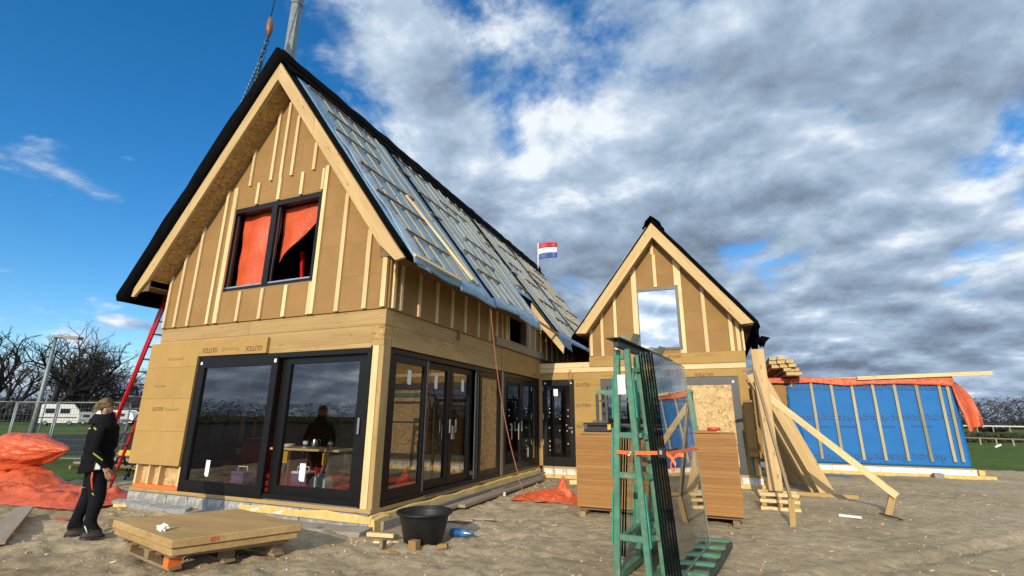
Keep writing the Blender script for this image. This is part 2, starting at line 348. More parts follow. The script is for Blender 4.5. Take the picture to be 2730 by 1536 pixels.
def clip(poly, a, b):                               # keep the left of a->b
    out = []
    for i in range(len(poly)):
        p, q = poly[i], poly[(i+1) % len(poly)]
        sp = (b[0]-a[0])*(p[1]-a[1])-(b[1]-a[1])*(p[0]-a[0]); sq = (b[0]-a[0])*(q[1]-a[1])-(b[1]-a[1])*(q[0]-a[0])
        if sp >= 0: out.append(p)
        if (sp > 0 > sq) or (sp < 0 < sq):
            t = sp/(sp-sq); out.append((p[0]+(q[0]-p[0])*t, p[1]+(q[1]-p[1])*t))
    return out
def panels(name, outline, us, vs, holes, f, d0, d1, mat, parent, gap=.0018):
    """sheets laid edge to edge over a convex outline, cut round rectangular holes; each sheet a piece of its own"""
    for j in range(len(vs)-1):
        uu = us[j % len(us)]
        for i in range(len(uu)-1):
            rects = [(uu[i], uu[i+1], vs[j], vs[j+1])]
            for h in holes:
                nr = []
                for (a, b, c, d) in rects:
                    if h[0] >= b or h[1] <= a or h[2] >= d or h[3] <= c: nr.append((a, b, c, d)); continue
                    if a < h[0]: nr.append((a, h[0], c, d))
                    if b > h[1]: nr.append((h[1], b, c, d))
                    if c < h[2]: nr.append((max(a, h[0]), min(b, h[1]), c, h[2]))
                    if d > h[3]: nr.append((max(a, h[0]), min(b, h[1]), h[3], d))
                rects = nr
            for (a, b, c, d) in rects:
                if b-a < .02 or d-c < .02: continue
                poly = [(a+gap/2, c+gap/2), (b-gap/2, c+gap/2), (b-gap/2, d-gap/2), (a+gap/2, d-gap/2)]
                for k in range(len(outline)): poly = clip(poly, outline[k], outline[(k+1) % len(outline)]) if len(poly) > 2 else poly
                if len(poly) > 2: prism(name, poly, f, d0, d1, mat, parent)

# lettering: every word is cut once as a flat mesh and reused
WORDS = {}
def cut_words():
    for w in ('GUTEX', 'Thermosafe-wd', 'Thermowall', 'AGEPAN', '4tecx', 'SIGA', 'UTEX', '425', 'membrane'):
        c = bpy.data.curves.new('w', 'FONT'); c.body = w; c.size = 1; c.align_x = 'CENTER'; c.align_y = 'CENTER'; c.resolution_u = 2; c.extrude = .002; c.offset = .018
        o = bpy.data.objects.new('w', c); col.objects.link(o); WORDS[w] = (o, c)
    bpy.context.view_layer.update(); dg = bpy.context.evaluated_depsgraph_get()
    for w, (o, c) in WORDS.items():
        me = bpy.data.meshes.new_from_object(o.evaluated_get(dg)); me.name = 'printed_lettering'; WORDS[w] = me
        bpy.data.objects.remove(o)
cut_words()
def word(w, at, right, up, size, mat, parent, bold=1.):
    me = WORDS[w].copy(); me.materials.clear(); me.materials.append(MT[mat])
    r_ = Vector(right).normalized(); u = Vector(up).normalized(); n = r_.cross(u); s = size; at = Vector(at)
    M = Matrix(((r_.x*s*bold, u.x*s, n.x*s, at.x), (r_.y*s*bold, u.y*s, n.y*s, at.y), (r_.z*s*bold, u.z*s, n.z*s, at.z), (0, 0, 0, 1)))
    return link(bpy.data.objects.new('printed_lettering', me), parent, M)
fz = lambda x, y, z, s=1.: mnoise.noise(Vector((x*s, y*s, z*s)))


# ================================================================== THE SETTING
def flat_clear(x, y):                               # where the sand lies level: under buildings
    if XL-.9 < x < X0+.5 and y > 5.9: return 0
    if X0 < x < 1.2 and y > 13.2: return 0
    return 1
_fr = random.Random(77); FEET = {}
for _k in range(1500):
    _x, _y, _a = _fr.uniform(-9, 5.5), 2.2+13*_fr.random()**1.3, _fr.gauss(1.1, .7)
    for _i in (-1, 0, 1):
        for _j in (-1, 0, 1): FEET.setdefault((int(_x/.4)+_i, int(_y/.4)+_j), []).append((_x, _y, math.cos(_a), math.sin(_a)))
def prints(x, y):
    h = 0
    for (fx, fy, c, s_) in FEET.get((int(x/.4), int(y/.4)), ()):
        u, v = (x-fx)*c+(y-fy)*s_, -(x-fx)*s_+(y-fy)*c; r2 = (u/.15)**2+(v/.062)**2
        if r2 < 3.2: h += -.030*math.exp(-r2*r2)+.014*math.exp(-(math.sqrt(r2)-1.25)**2*7)
    return max(-.05, min(.03, h))
def sand_h(x, y):
    k = flat_clear(x, y)
    rough = max(.45, min(1.25, .8-.09*x-.03*(y-5)))                    # churned near the house front, trodden smooth to the right
    h = .035*fz(x, y, 0, .7)+rough*(.045*fz(x, y, 5, 2.2)+.028*fz(x, y, 9, 5.)+.012*fz(x, y, 2, 11.))
    if k: h += prints(x, y)*min(1, rough+.1)*.55+.010*fz(x, y, 17, 19.)*rough
    for (ax, ay, bx, by) in TRACKS:                                      # wheel ruts across the yard
        L = math.hypot(bx-ax, by-ay); dx, dy = (bx-ax)/L, (by-ay)/L; w = (x-ax)*-dy+(y-ay)*dx; t = (x-ax)*dx+(y-ay)*dy
        if -.5 < t < L+.5:
            w += .10*fz(t, ax, 3, .5); e = math.exp(-(w/.13)**2); h += -.035*e+.018*math.exp(-((abs(w)-.24)/.09)**2)+.012*e*math.sin(t*38+6*w)
    return h*(1 if k else .15) - .01
TRACKS = [(-2.2, 3.2, 7.5, 13.5), (-.9, 2.4, 8.8, 12.4), (2.2, 15.8, 9.5, 10.2)]
def build_ground():
    # fields to the horizon
    n = 64; V = [(0, 0, -.12)]; rs = [40, 120, 400, 1500]
    for r_ in rs: V += [(r_*math.cos(k*2*math.pi/n), r_*math.sin(k*2*math.pi/n), -.12) for k in range(n)]
    Fc = [(0, 1+k, 1+(k+1) % n) for k in range(n)]
    for i in range(len(rs)-1): Fc += [(1+i*n+k, 1+(i+1)*n+k, 1+(i+1)*n+(k+1) % n, 1+i*n+(k+1) % n) for k in range(n)]
    tag(mesh('field', V, Fc, 'grass'), kind='structure')
    xs = [-16+i*.06 for i in range(int(26/.06)+1)]
    ys = []; y = -12.
    while y < 23: ys.append(y); y += .045 if 2 < y < 10 else (.11 if y > 0 else .5)
    nx = len(xs); V = []
    for yy in ys:
        for xx in xs:
            e = min(xx+16, 10-xx, yy+12, 23-yy + .8*fz(xx, 3, 1, .35))       # the sheet dips under the field at its edge
            V.append((xx, yy, sand_h(xx, yy) - max(0, .9-e)*.22))
    Fc = [(j*nx+i, j*nx+i+1, (j+1)*nx+i+1, (j+1)*nx+i) for j in range(len(ys)-1) for i in range(nx-1)]
    tag(mesh('sand_ground', V, Fc, 'sand', None, True), kind='structure')
    # the paved yard beyond the tarpaulins on the left
    V = [(-60, 4, -.06), (-13.5, 2, -.06), (-13.0, 20, -.06), (-46, 34, -.06)]
    tag(mesh('paved_yard', V, [(0, 1, 2, 3)], 'asphalt'), kind='structure')
    V = [(-120, 1.5, -.10), (-16.3, 1.5, -.10), (-16.3, -12.3, -.10), (90, -12.3, -.10), (90, -95, -.10), (-120, -95, -.10)]
    tag(mesh('added_dark_ground', V, [(5, 4, 3, 2, 1, 0)], 'asphalt'), kind='structure')  # unseen ground behind the camera, added to keep the door glass reflections dark
    # the grass strip between yard and site
    c = [far(150, 17), far(420, 16), far(420, 26), far(150, 28)]
    V = [(p.x, p.y, -.045) for p in c]
    tag(mesh('grass_verge', V, [(0, 1, 2, 3)], 'grass'), kind='structure')
    # chips of gravel, shell and wood trodden into the sand
    V, Fc = [], []; r2 = random.Random(3)
    for k in range(2600):
        x, y = r2.uniform(-9.5, 5), 2.2+14*r2.random()**1.6
        if not flat_clear(x, y) or (x < XL): continue
        s = r2.uniform(.004, .014)*(1.5 if r2.random() < .08 else 1); z = sand_h(x, y)+s*.3; a = r2.uniform(0, 3); i = len(V)
        for (u, v, w) in ((1, 0, 0), (0, 1, 0), (-1, .2, 0), (.1, -1, 0), (0, 0, .8)):
            V.append((x+s*(u*math.cos(a)-v*math.sin(a)), y+s*(u*math.sin(a)+v*math.cos(a)), z+w*s))
        Fc += [(i, i+1, i+4), (i+1, i+2, i+4), (i+2, i+3, i+4), (i+3, i, i+4)]
    tag(mesh('gravel_chips', V, Fc, 'mortar'), 'pale chips of gravel and shell scattered over the sand', 'gravel', kind='stuff')
build_ground()
def litter():
    r2 = random.Random(12)
    for name, mat, n, lab, smin, smax, fl in (('wood_chips', 'batten_wood', 260, 'splinters and chips of wood lying about on the sand', .02, .09, .22), ('foam_crumbs', 'foam', 170, 'yellow foam crumbs scattered along the plinth', .01, .035, .8), ('dark_clods', 'old_or_shaded_wood', 420, 'dark clods and bark bits trodden into the sand', .012, .04, .7)):
        V, Fc = [], []
        for k in range(n):
            if name == 'foam_crumbs':
                x, y = (r2.uniform(XL, X0+.5), Y0-.3-abs(r2.gauss(0, .35))) if k % 2 else (X0+.2+abs(r2.gauss(0, .4)), r2.uniform(Y0, 13))
            else: x, y = r2.uniform(-8.5, 5.5), 2.6+12*r2.random()**1.4
            if not flat_clear(x, y): continue
            s_ = r2.uniform(smin, smax); w = s_*fl; a = r2.uniform(0, 6.3); z = sand_h(x, y); c_, si = math.cos(a), math.sin(a); h_ = min(w, s_)*.5; i = len(V); tl = r2.uniform(-.15, .3)*s_
            for (u, v, q) in ((-1, -1, -.2), (1, -1, -.2), (1, 1, -.2), (-1, 1, -.2), (-1, -.8, 1), (1, -.9, 1), (.9, .9, 1), (-1, .8, 1)): V.append((x+s_*.5*u*c_-w*.5*v*si, y+s_*.5*u*si+w*.5*v*c_, z+h_*q+tl*u*.5))
            Fc += [tuple(i+t for t in f) for f in BOXF]
        tag(mesh(name, V, Fc, mat), lab, 'litter', kind='stuff')
litter()

def wood_mass(name, label, pts, h0, h1, n, seed, tri=1.):
    """bare woodland far off: a deep band of thousands of thin twig faces, denser at the foot"""
    r2 = random.Random(seed); V, Fc = [], []
    for k in range(n):
        t = r2.random()*(len(pts)-1); i = min(int(t), len(pts)-2); p = pts[i].lerp(pts[i+1], t-i)
        h = h0+(h1-h0)*(.5+.5*fz(t*9.3, seed, 1))
        z = h*r2.random()**1.5
        p = p+Vector((r2.gauss(0, 3), r2.gauss(0, 3), z)); s = tri*r2.uniform(.3, 1.)
        a = Vector((r2.gauss(0, 1), r2.gauss(0, 1), r2.gauss(.6, 1))).normalized()*s; b = a.orthogonal().normalized()*s*r2.uniform(.12, .5)
        j = len(V); V += [p-a-b*.5, p+a, p-a+b*.5]; Fc.append((j, j+1, j+2))
    return tag(mesh(name, V, Fc, 'wood_mass'), label, 'woodland', kind='stuff')
wood_mass('far_woodland', 'dark bare woodland on the horizon right of the blue wall', [far(x, 150) for x in (2150, 2400, 2730, 3300)], 4, 8, 22000, 4, .7)
wood_mass('far_woodland', 'dark bare woodland behind the bare trees at left', [far(x, 155) for x in (-700, -200, 100, 300, 500)], 3.5, 6.5, 36000, 5, .6)
_c = [Vector((110*math.cos(R(a)), 110*math.sin(R(a)), 0)) for a in range(185, 356, 10)]
wood_mass('far_woodland', 'dark woodland behind the photographer, mirrored in the big sliding door', _c, 3, 5.5, 110000, 6, .45)

# ================================================================== THE BIG HOUSE
fY = lambda Y: (lambda u, v, d: (u, Y+d, v))
fX = lambda X: (lambda u, v, d: (X-d, u, v))
XC, ZR, SL = -7.57, 8.56, 1.368                     # ridge line of the barge boards and roof slope
def roof_z(x): return ZR-SL*abs(x-XC)
house = thing('timber_house', 'large unfinished timber house with steep gable, foil-covered roof and black sliding doors', 'house', (XC, 9, 0))

def glazed_leaf(par, P, u0, u1, v0, v1, st, bt, tp, d, gl, pname='door_leaf', fm='black_frame', dep=.07, sticker=None):
    """P(u, v, d) -> world; stile st, bottom rail bt, top rail tp. Returns the leaf (its frame mesh), with the pane as a sub-part"""
    V, Fc = [], []
    for (a, b, c, e) in ((u0, u0+st, v0, v1), (u1-st, u1, v0, v1), (u0+st, u1-st, v0, v0+bt), (u0+st, u1-st, v1-tp, v1)):
        i = len(V)
        V += [P(a, c, d), P(b, c, d), P(b, e, d), P(a, e, d), P(a, c, d+dep), P(b, c, d+dep), P(b, e, d+dep), P(a, e, d+dep)]
        Fc += [tuple(i+k for k in f) for f in ((0, 1, 2, 3), (7, 6, 5, 4), (0, 4, 5, 1), (1, 5, 6, 2), (2, 6, 7, 3), (3, 7, 4, 0))]
    leaf = mesh(pname, V, Fc, fm, par)
    bm = bmesh.new(); bm.from_mesh(leaf.data); bmesh.ops.recalc_face_normals(bm, faces=bm.faces[:]); bm.to_mesh(leaf.data); bm.free()
    if gl:
        a, b, c, e = u0+st-.005, u1-st+.005, v0+bt-.005, v1-tp+.005
        mesh('pane', [P(a, c, d+.035), P(b, c, d+.035), P(b, e, d+.035), P(a, e, d+.035)], [(0, 1, 2, 3)], gl, leaf)
    if sticker:
        for (a, c, w, h) in sticker:
            prism('paper_sticker', [(a, c+.03), (a+.03, c), (a+w, c), (a+w, c+h), (a, c+h)], P, d+.03, d+.032, 'paper', leaf)
    return leaf

def big_front():
    PF = fY(Y0)
    hw = (X0-XL)/2
    # gable cladding: fibreboard sheets in courses
    out = [(XL, 3.30), (X0, 3.30), (X0, roof_z(X0)-.42), (XC, ZR-.42), (XL, roof_z(XL)-.42)]
    us = [[XL-.1, -8.9, -6.3, X0+.1], [XL-.1, -9.6, -7.1, X0+.1]]
    vs = [3.30+.605*i for i in range(9)]
    win = (-8.82, -6.44, 3.93, 5.68)
    panels('fibreboard_sheet', out, us, vs, [win], fY(Y0-.035), 0, .035, 'fibre', house)
    # the wall core behind (studs and board), so that nothing shows through the joints
    core = [(XL+.02, 3.30), (X0-.02, 3.30), (X0-.02, roof_z(X0)-.5), (XC, ZR-.55), (XL+.02, roof_z(XL)-.5)]
    panels('wall_core', core, [[XL, win[0], win[1], X0]], [3.3, win[2], win[3], 8.5], [win], fY(Y0), .006, .16, 'brown_board', house, 0)
    # battens, read off the photo on the plane of the gable
    B = [(z2, 470, 825, 395, 1245, 26), (z2, 590, 650, 470, 1235, 28), (z2, 725, 450, 570, 1225, 28), (z2, 915, 170, 720, 1210, 28), (z2, 966, 155, 792, 1205, 44),
         (z2, 1140, 112, 1115, 275, 28), (z2, 1478, 27, 1457, 200, 28), (z2, 1667, -22, 1537, 1125, 32), (z2, 1822, 190, 1730, 1105, 32), (z2, 1997, 470, 1945, 1080, 33), (z2, 2122, 590, 2087, 1065, 34),
         (z2, 990, 950, 957, 1187, 28), (z2, 1165, 925, 1130, 1166, 30), (z2, 1346, 900, 1317, 1147, 30), (z2, 1634, 0, 1630, 158, 22), (z2, 1535, 878, 1508, 1128, 26),
         (z1, 1112, 1160, 1066, 1440, 25), (z1, 1312, 855, 1221, 1398, 27), (z1, 1386, 795, 1300, 1375, 27), (z1, 1447, 895, 1386, 1356, 28), (z1, 1580, 1105, 1560, 1312, 28)]
    for (zf, xa, ya, xb, yb, w) in B:
        a, b = oY(*zf(xa, ya), Y0-.05), oY(*zf(xb, yb), Y0-.05)
        x = (a.x+b.x)/2 if abs(a.x-b.x) < .12 else b.x; zt = min(a.z, roof_z(x)-.40)
        wd = w/2.898/133
        bar('batten', (x, Y0-.055, max(b.z, 3.31)), (x, Y0-.055, zt), wd, .038, 'batten_wood', house, (0, 1, 0))
    a, b = oY(*z2(1308, 70), Y0-.05), oY(*z2(1280, 240), Y0-.05)
    bar('batten', (b.x, Y0-.055, b.z), (b.x, Y0-.055, a.z), .075, .038, 'batten_wood', house, (0, 1, 0))
    # timber beams over the sliding door
    for k, (a, b) in enumerate(((XL, -7.9), (-7.895, X0))): box('beam', (a, Y0-.005, 3.035), (b, Y0+.2, 3.298), 'beam_wood', house)
    box('beam', (XL, Y0-.003, 2.745), (-8.2, Y0+.2, 3.03), 'beam_wood', house); box('beam', (-8.195, Y0-.003, 2.745), (-5.06, Y0+.2, 3.03), 'beam_wood', house)
    box('end_block', (-5.055, Y0-.006, 2.80), (X0-.004, Y0+.19, 3.03), 'osb', house)
    box('beam', (-5.055, Y0-.004, 2.70), (X0-.004, Y0+.19, 2.796), 'beam_wood', house)
    box('packing_strip', (-9.08, Y0, 2.672), (-5.06, Y0+.16, 2.744), 'beam_wood', house)
    # corner post, doubled
    box('corner_post', (-5.015, Y0-.01, .255), (X0-.085, Y0+.16, 2.698), 'batten_wood', house, .004)
    box('corner_post', (X0-.082, Y0+.0, .255), (X0, Y0+.19, 2.698), 'beam_wood', house, .004)
    # the fibreboard left of the door, turned over the top of the frame
    L = [(-10.545, .715), (-9.155, .70), (-9.10, 2.695), (-7.31, 2.675), (-7.31, 2.95), (-10.535, 2.985)]
    panels('fibreboard_sheet', [(-10.545, .70), (-9.095, .70), (-9.095, 2.985), (-10.545, 2.985)], [[-10.6, -9.0]], [.70, 1.3, 1.9, 2.5, 3.0], [], fY(Y0-.06), 0, .055, 'fibre_light', house, .003)
    prism('fibreboard_sheet', [(-9.093, 2.685), (-7.31, 2.675), (-7.31, 2.955), (-9.093, 2.975)], fY(Y0-.062), 0, .056, 'fibre_light', house)
    # stud bays below it
    box('back_board', (-10.38, Y0+.10, .33), (-9.09, Y0+.12, .75), 'osb_pale', house)
    for x, w in ((-10.36, .05), (-9.99, .045), (-9.69, .05), (-9.125, .06)): box('stud', (x-w/2, Y0-.002, .345), (x+w/2, Y0+.098, .70), 'batten_wood', house)
    box('stud', (-10.0, Y0-.001, .70), (-9.6, Y0+.09, .74), 'beam_wood', house)
    box('sole_plate', (-10.39, Y0-.004, .285), (-9.09, Y0+.1, .343), 'orange_paint', house)
    box('sole_plate', (-10.42, Y0-.03, .225), (X0+.01, Y0+.2, .282), 'beam_wood', house)
    box('wall_core', (XL+.02, Y0+.125, .30), (-9.1, Y0+.2, 2.74), 'brown_board', house)
    word('GUTEX', (-7.62, Y0-.064, 2.775), (-1, 0, 0), (0, 0, -1), .13, 'ink', house)
    word('Thermowall', (-8.22, Y0-.064, 2.782), (-1, 0, 0), (0, 0, -1), .10, 'ink_faint', house)
    word('GUTEX', (-8.78, Y0-.064, 2.79), (-1, 0, 0), (0, 0, -1), .13, 'ink', house)
    word('GUTEX', (-9.98, Y0-.062, 1.70), (1, 0, 0), (0, 0, 1), .10, 'ink', house)
    word('Thermowall', (-9.58, Y0-.062, 1.70), (1, 0, 0), (0, 0, 1), .085, 'ink_faint', house)
    word('Thermowall', (-9.75, Y0-.062, 2.66), (1, 0, 0), (0, 0, 1), .10, 'ink_faint', house)
    word('Thermowall', (-10.05, Y0-.062, 2.14), (1, 0, 0), (0, 0, 1), .07, 'ink_faint', house)
    for x, z in ((-5.32, 3.50), (-8.1, 3.50)): word('AGEPAN', (x, Y0-.037, z), (1, 0, 0), (0, 0, 1), .17, 'ink_faint', house)
    for x, z in ((-6.1, 5.72), (-6.12, 4.93), (-9.45, 3.98), (-7.2, 6.45)): word('AGEPAN', (x, Y0-.037, z), (1, 0, 0), (0, 0, 1), .09, 'ink_faint', house)
    # ---- big sliding door
    door = mesh('sliding_door_frame', *frame_vf(fY(Y0-.02), -9.083, -5.02, .285, 2.668, .075, .09, .085, .16), 'black_frame', house)
    l1 = glazed_leaf(door, fY(Y0-.045), -9.02, -7.0, .33, 2.60, .145, .155, .14, 0, 'glass', sticker=[(-8.44, .56, .10, .27)])
    l2 = glazed_leaf(door, fY(Y0+.06), -6.98, -5.12, .36, 2.60, .18, .14, .13, 0, 'glass', sticker=[(-6.36, .58, .12, .27)])
    box('track', (-6.95, Y0-.03, .285), (-5.05, Y0+.05, .30), 'alu', house)
    box('sticker', (-8.99, Y0-.049, 2.52), (-8.94, Y0-.046, 2.57), 'paper', house); box('sticker', (-7.09, Y0-.049, 2.50), (-7.04, Y0-.046, 2.56), 'paper', house)
    bar('door_handle', (-5.21, Y0+.04, 1.32), (-5.21, Y0+.04, 1.58), .04, .03, 'alu', house, (0, 1, 0), .01)
    # ---- upper window with a mullion
    wf = mesh('window_frame', *frame_vf(fY(Y0-.03), -8.82, -6.44, 3.93, 5.68, .09, .06, .10, .14), 'black_frame', house)
    box('mullion', (-7.72, Y0-.035, 3.99), (-7.58, Y0+.09, 5.58), 'black_frame', wf)
    for a, b in ((-8.73, -7.72), (-7.58, -6.53)):
        box('sill_bead', (a, Y0-.02, 3.992), (b, Y0+.03, 4.02), 'alu', wf)
        box('side_bead', (a, Y0+.02, 4.02), (a+.02, Y0+.05, 5.57), 'grey_frame', wf)
def frame_vf(P, u0, u1, v0, v1, st, bt, tp, dep):
    V, Fc = [], []
    for (a, b, c, e) in ((u0, u0+st, v0, v1), (u1-st, u1, v0, v1), (u0+st, u1-st, v0, v0+bt), (u0+st, u1-st, v1-tp, v1)):
        i = len(V)
        V += [P(a, c, 0), P(b, c, 0), P(b, e, 0), P(a, e, 0), P(a, c, dep), P(b, c, dep), P(b, e, dep), P(a, e, dep)]
        Fc += [tuple(i+k for k in f) for f in ((0, 1, 2, 3), (7, 6, 5, 4), (0, 4, 5, 1), (1, 5, 6, 2), (2, 6, 7, 3), (3, 7, 4, 0))]
    return V, Fc
big_front()

def big_side():
    PX = fX(X0)
    # beams over the sliding doors (the beam ends butt against the corner block)
    box('beam', (X0-.18, Y0+.205, 3.035), (X0-.004, 10.84, 3.298), 'beam_wood', house)
    box('beam', (X0-.18, Y0+.205, 2.70), (X0-.003, 10.84, 3.03), 'beam_wood', house)
    box('sole_plate', (X0-.2, Y0+.205, .225), (X0+.012, YI-.01, .272), 'beam_wood', house)
    panels('fibreboard_sheet', [(10.86, 2.70), (YI, 2.70), (YI, 3.27), (10.86, 3.27)], [[10.86, YI]], [2.70, 3.0, 3.27], [], fX(X0+.012), 0, .05, 'fibre_light', house)
    box('ledge_board', (X0+.0, 10.38, 3.285), (X0+.07, 13.78, 3.47), 'grey_wood', house)
    box('batten', (X0-.01, 10.83, 2.70), (X0+.02, 10.87, 3.27), 'beam_wood', house)
    box('peg', (X0, 8.55, 3.12), (X0+.06, 8.60, 3.32), 'old_or_shaded_wood', house)
    # cladding above
    hole = (11.18, 12.44, 3.52, 4.25)
    out = [(Y0+.005, 3.30), (21, 3.30), (21, 4.45), (Y0+.005, 4.45)]
    panels('fibreboard_sheet', out, [[Y0, 8.4, 10.7, 13.2, 15.7, 18.2, 21]], [3.30, 3.9, 4.45], [hole], fX(X0+.03), 0, .03, 'fibre', house)
    panels('wall_core', out, [[Y0+.16, 11.18, 12.44, 21]], [3.3, 3.52, 4.25, 4.44], [hole], fX(X0), .006, .15, 'brown_board', house, 0)
    for y in (6.30, 6.50, 7.05, 7.645, 8.23, 8.79, 9.41, 9.99, 10.40, 10.73, 11.0, 11.14, 12.62, 13.1, 13.63, 14.17, 14.71, 15.3, 15.9, 16.5, 17.1):
        zb_ = 3.31 if y < 10.3 or y > 13.8 else 3.48
        bar('batten', (X0+.05, y, zb_), (X0+.05, y, 4.40), .038, .06, 'batten_wood', house, (0, 1, 0))
    box('window_board', (X0+.031, 12.44, 3.475), (X0+.05, 13.05, 4.25), 'grey_wood', house)
    # ---- sliding unit of three panes and a boarded fourth
    fr = mesh('sliding_door_frame', *frame_vf(fX(X0-.01), 6.41, 10.85, .285, 2.675, .07, .07, .08, .15), 'black_frame', house)
    st = [(6.97, 2.13, .11, .24)]
    glazed_leaf(fr, fX(X0-.02), 6.48, 7.58, .36, 2.585, .12, .14, .115, 0, 'glass', sticker=st)
    glazed_leaf(fr, fX(X0-.09), 7.56, 8.50, .36, 2.585, .11, .14, .115, 0, 'glass', sticker=[(7.96, 2.11, .11, .25)])
    glazed_leaf(fr, fX(X0-.09), 8.52, 9.45, .36, 2.585, .12, .14, .115, 0, 'glass', sticker=[(9.03, 2.11, .11, .25)])
    lf = glazed_leaf(fr, fX(X0-.02), 9.70, 10.77, .36, 2.585, .11, .12, .115, 0, None)
    box('infill_board', (X0-.07, 9.80, .47), (X0-.045, 10.67, 2.48), 'osb', lf)
    for y in (7.55, 9.50, 9.60): box('guide_rail', (X0-.03, y-.02, .36), (X0-.005, y+.02, 2.585), 'grey_frame', fr)
    for y, z in ((8.43, 1.3), (8.52, 1.18), (8.58, 1.18), (8.66, 1.3)): bar('door_handle', (X0-.015, y, z), (X0-.015, y, z+.25), .02, .03, 'alu', fr, (0, 1, 0))
    box('threshold_strip', (X0-.02, 7.6, .275), (X0+.03, 9.7, .29), 'grey_frame', house)
    # ---- the far pair of doors
    f2 = mesh('door_frame', *frame_vf(fX(X0-.01), 10.99, 13.60, .285, 2.67, .07, .07, .10, .15), 'black_frame', house)
    glazed_leaf(f2, fX(X0-.03), 11.06, 12.26, .36, 2.57, .12, .14, .12, 0, 'glass')
    glazed_leaf(f2, fX(X0-.03), 12.26, 13.53, .36, 2.57, .11, .14, .12, 0, 'glass', sticker=[(12.75, .56, .10, .25)])
    bar('door_handle', (X0+.03, 11.9, 1.05), (X0+.03, 11.9, 1.45), .02, .03, 'alu', f2, (0, 1, 0)); bar('door_handle', (X0+.03, 12.12, 1.25), (X0+.03, 12.12, 1.5), .02, .03, 'alu', f2, (0, 1, 0))
    box('mullion', (X0-.15, 10.855, .285), (X0+.0, 10.985, 2.69), 'grey_wood', house)
    box('corner_post', (X0-.15, 13.605, .285), (X0+.005, YI-.005, 2.69), 'beam_wood', house)
    word('GUTEX', (X0+.015, 13.2, 2.78), (0, 1, 0), (0, 0, 1), .1, 'ink', house); word('Thermosafe-wd', (X0+.015, 12.2, 3.1), (0, 1, 0), (0, 0, 1), .1, 'ink_faint', house)
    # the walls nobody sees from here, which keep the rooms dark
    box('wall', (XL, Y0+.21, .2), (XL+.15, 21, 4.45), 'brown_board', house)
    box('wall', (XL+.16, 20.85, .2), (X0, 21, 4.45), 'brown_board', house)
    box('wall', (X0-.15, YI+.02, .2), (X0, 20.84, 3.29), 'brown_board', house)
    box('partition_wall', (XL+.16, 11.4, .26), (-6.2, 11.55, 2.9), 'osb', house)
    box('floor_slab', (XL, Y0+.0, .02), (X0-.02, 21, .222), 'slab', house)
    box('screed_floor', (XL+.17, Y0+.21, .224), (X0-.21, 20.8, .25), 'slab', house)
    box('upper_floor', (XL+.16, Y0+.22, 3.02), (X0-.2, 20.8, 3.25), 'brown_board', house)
    # inside: studs against the partition
    for k in range(7): box('stud', (-10.1+k*.6, 11.32, .26), (-10.05+k*.6, 11.398, 2.9), 'beam_wood', house)
big_side()

def plinth():
    y = Y0-.055; x = XL+.02; i = 0
    while x < X0-.05:
        w = min(rnd.uniform(.5, .62), X0-x)
        box('plinth_block', (x, y+rnd.uniform(-.008, .008), .03), (x+w-.012, y+.2, .215), 'concrete_block', house, .004); x += w; i += 1
    def foam_strip(name, a, b, w, z0, z1, seed, mat='foam'):
        a, b = Vector(a), Vector(b); L = (b-a).length; d = (b-a)/L; n_ = Vector((d.y, -d.x, 0)); N = int(L/.09)
        V, Fc = [], []
        for k in range(N+1):
            t = k/N; p = a+(b-a)*t; w_ = w*(.75+.5*fz(t*L, seed, 0, 1.7)); zt = z1+(z1-z0)*.35*fz(t*L, seed, 7, 2.3)
            V += [(p.x, p.y, z0), tuple(p+n_*w_)[:2]+(z0,), tuple(p+n_*w_*.9)[:2]+(zt*.8+z0*.2,), (p.x, p.y, zt)]
        for k in range(N): Fc += [(4*k+j, 4*k+(j+1) % 4, 4*k+4+(j+1) % 4, 4*k+4+j) for j in range(4)]
        Fc += [(0, 1, 2, 3), (4*N+3, 4*N+2, 4*N+1, 4*N)]
        return mesh(name, V, Fc, mat, house)
    foam_strip('foam_edge', (XL-.1, y-.003, 0), (-8.4, y-.003, 0), .26, -.05, .06, 3)
    foam_strip('foam_edge', (-7.4, y-.003, 0), (X0+.05, y-.003, 0), .03, .10, .205, 8)
    foam_strip('concrete_footing', (-8.4, y-.004, 0), (X0+.1, y-.004, 0), .45, -.05, .045, 5, 'slab')
    foam_strip('concrete_footing', (XL-.05, y-.1, 0), (-8.4, y-.1, 0), .2, -.03, .10, 5, 'concrete_block')
    foam_strip('foam_edge', (X0+.012, Y0-.05, 0), (X0+.012, YI-.1, 0), .07, .12, .215, 11)
    foam_strip('foam_edge', (X0+.0, Y0-.06, 0), (X0+.0, Y0+.3, 0), .16, -.02, .20, 17)
    box('concrete_footing', (X0-.1, Y0+.1, -.05), (X0+.16, YI-.05, .12), 'slab', house)
    for (a, b, w) in (((X0+.28, 6.9), (X0+.30, 10.4), .12), ((X0+.42, 8.2), (X0+.40, 12.6), .14), ((X0+.22, 10.0), (X0+.26, 13.2), .1)):
        o = bar('loose_board', (*a, .06), (*b, .06), w, .05, 'grey_wood'); tag(o, {.12: 'weathered board lying along the house wall nearest the black tub', .14: 'widest weathered board lying on the sand beside the side doors', .1: 'weathered board lying against the plinth by the inner corner'}[w], 'board')
plinth()

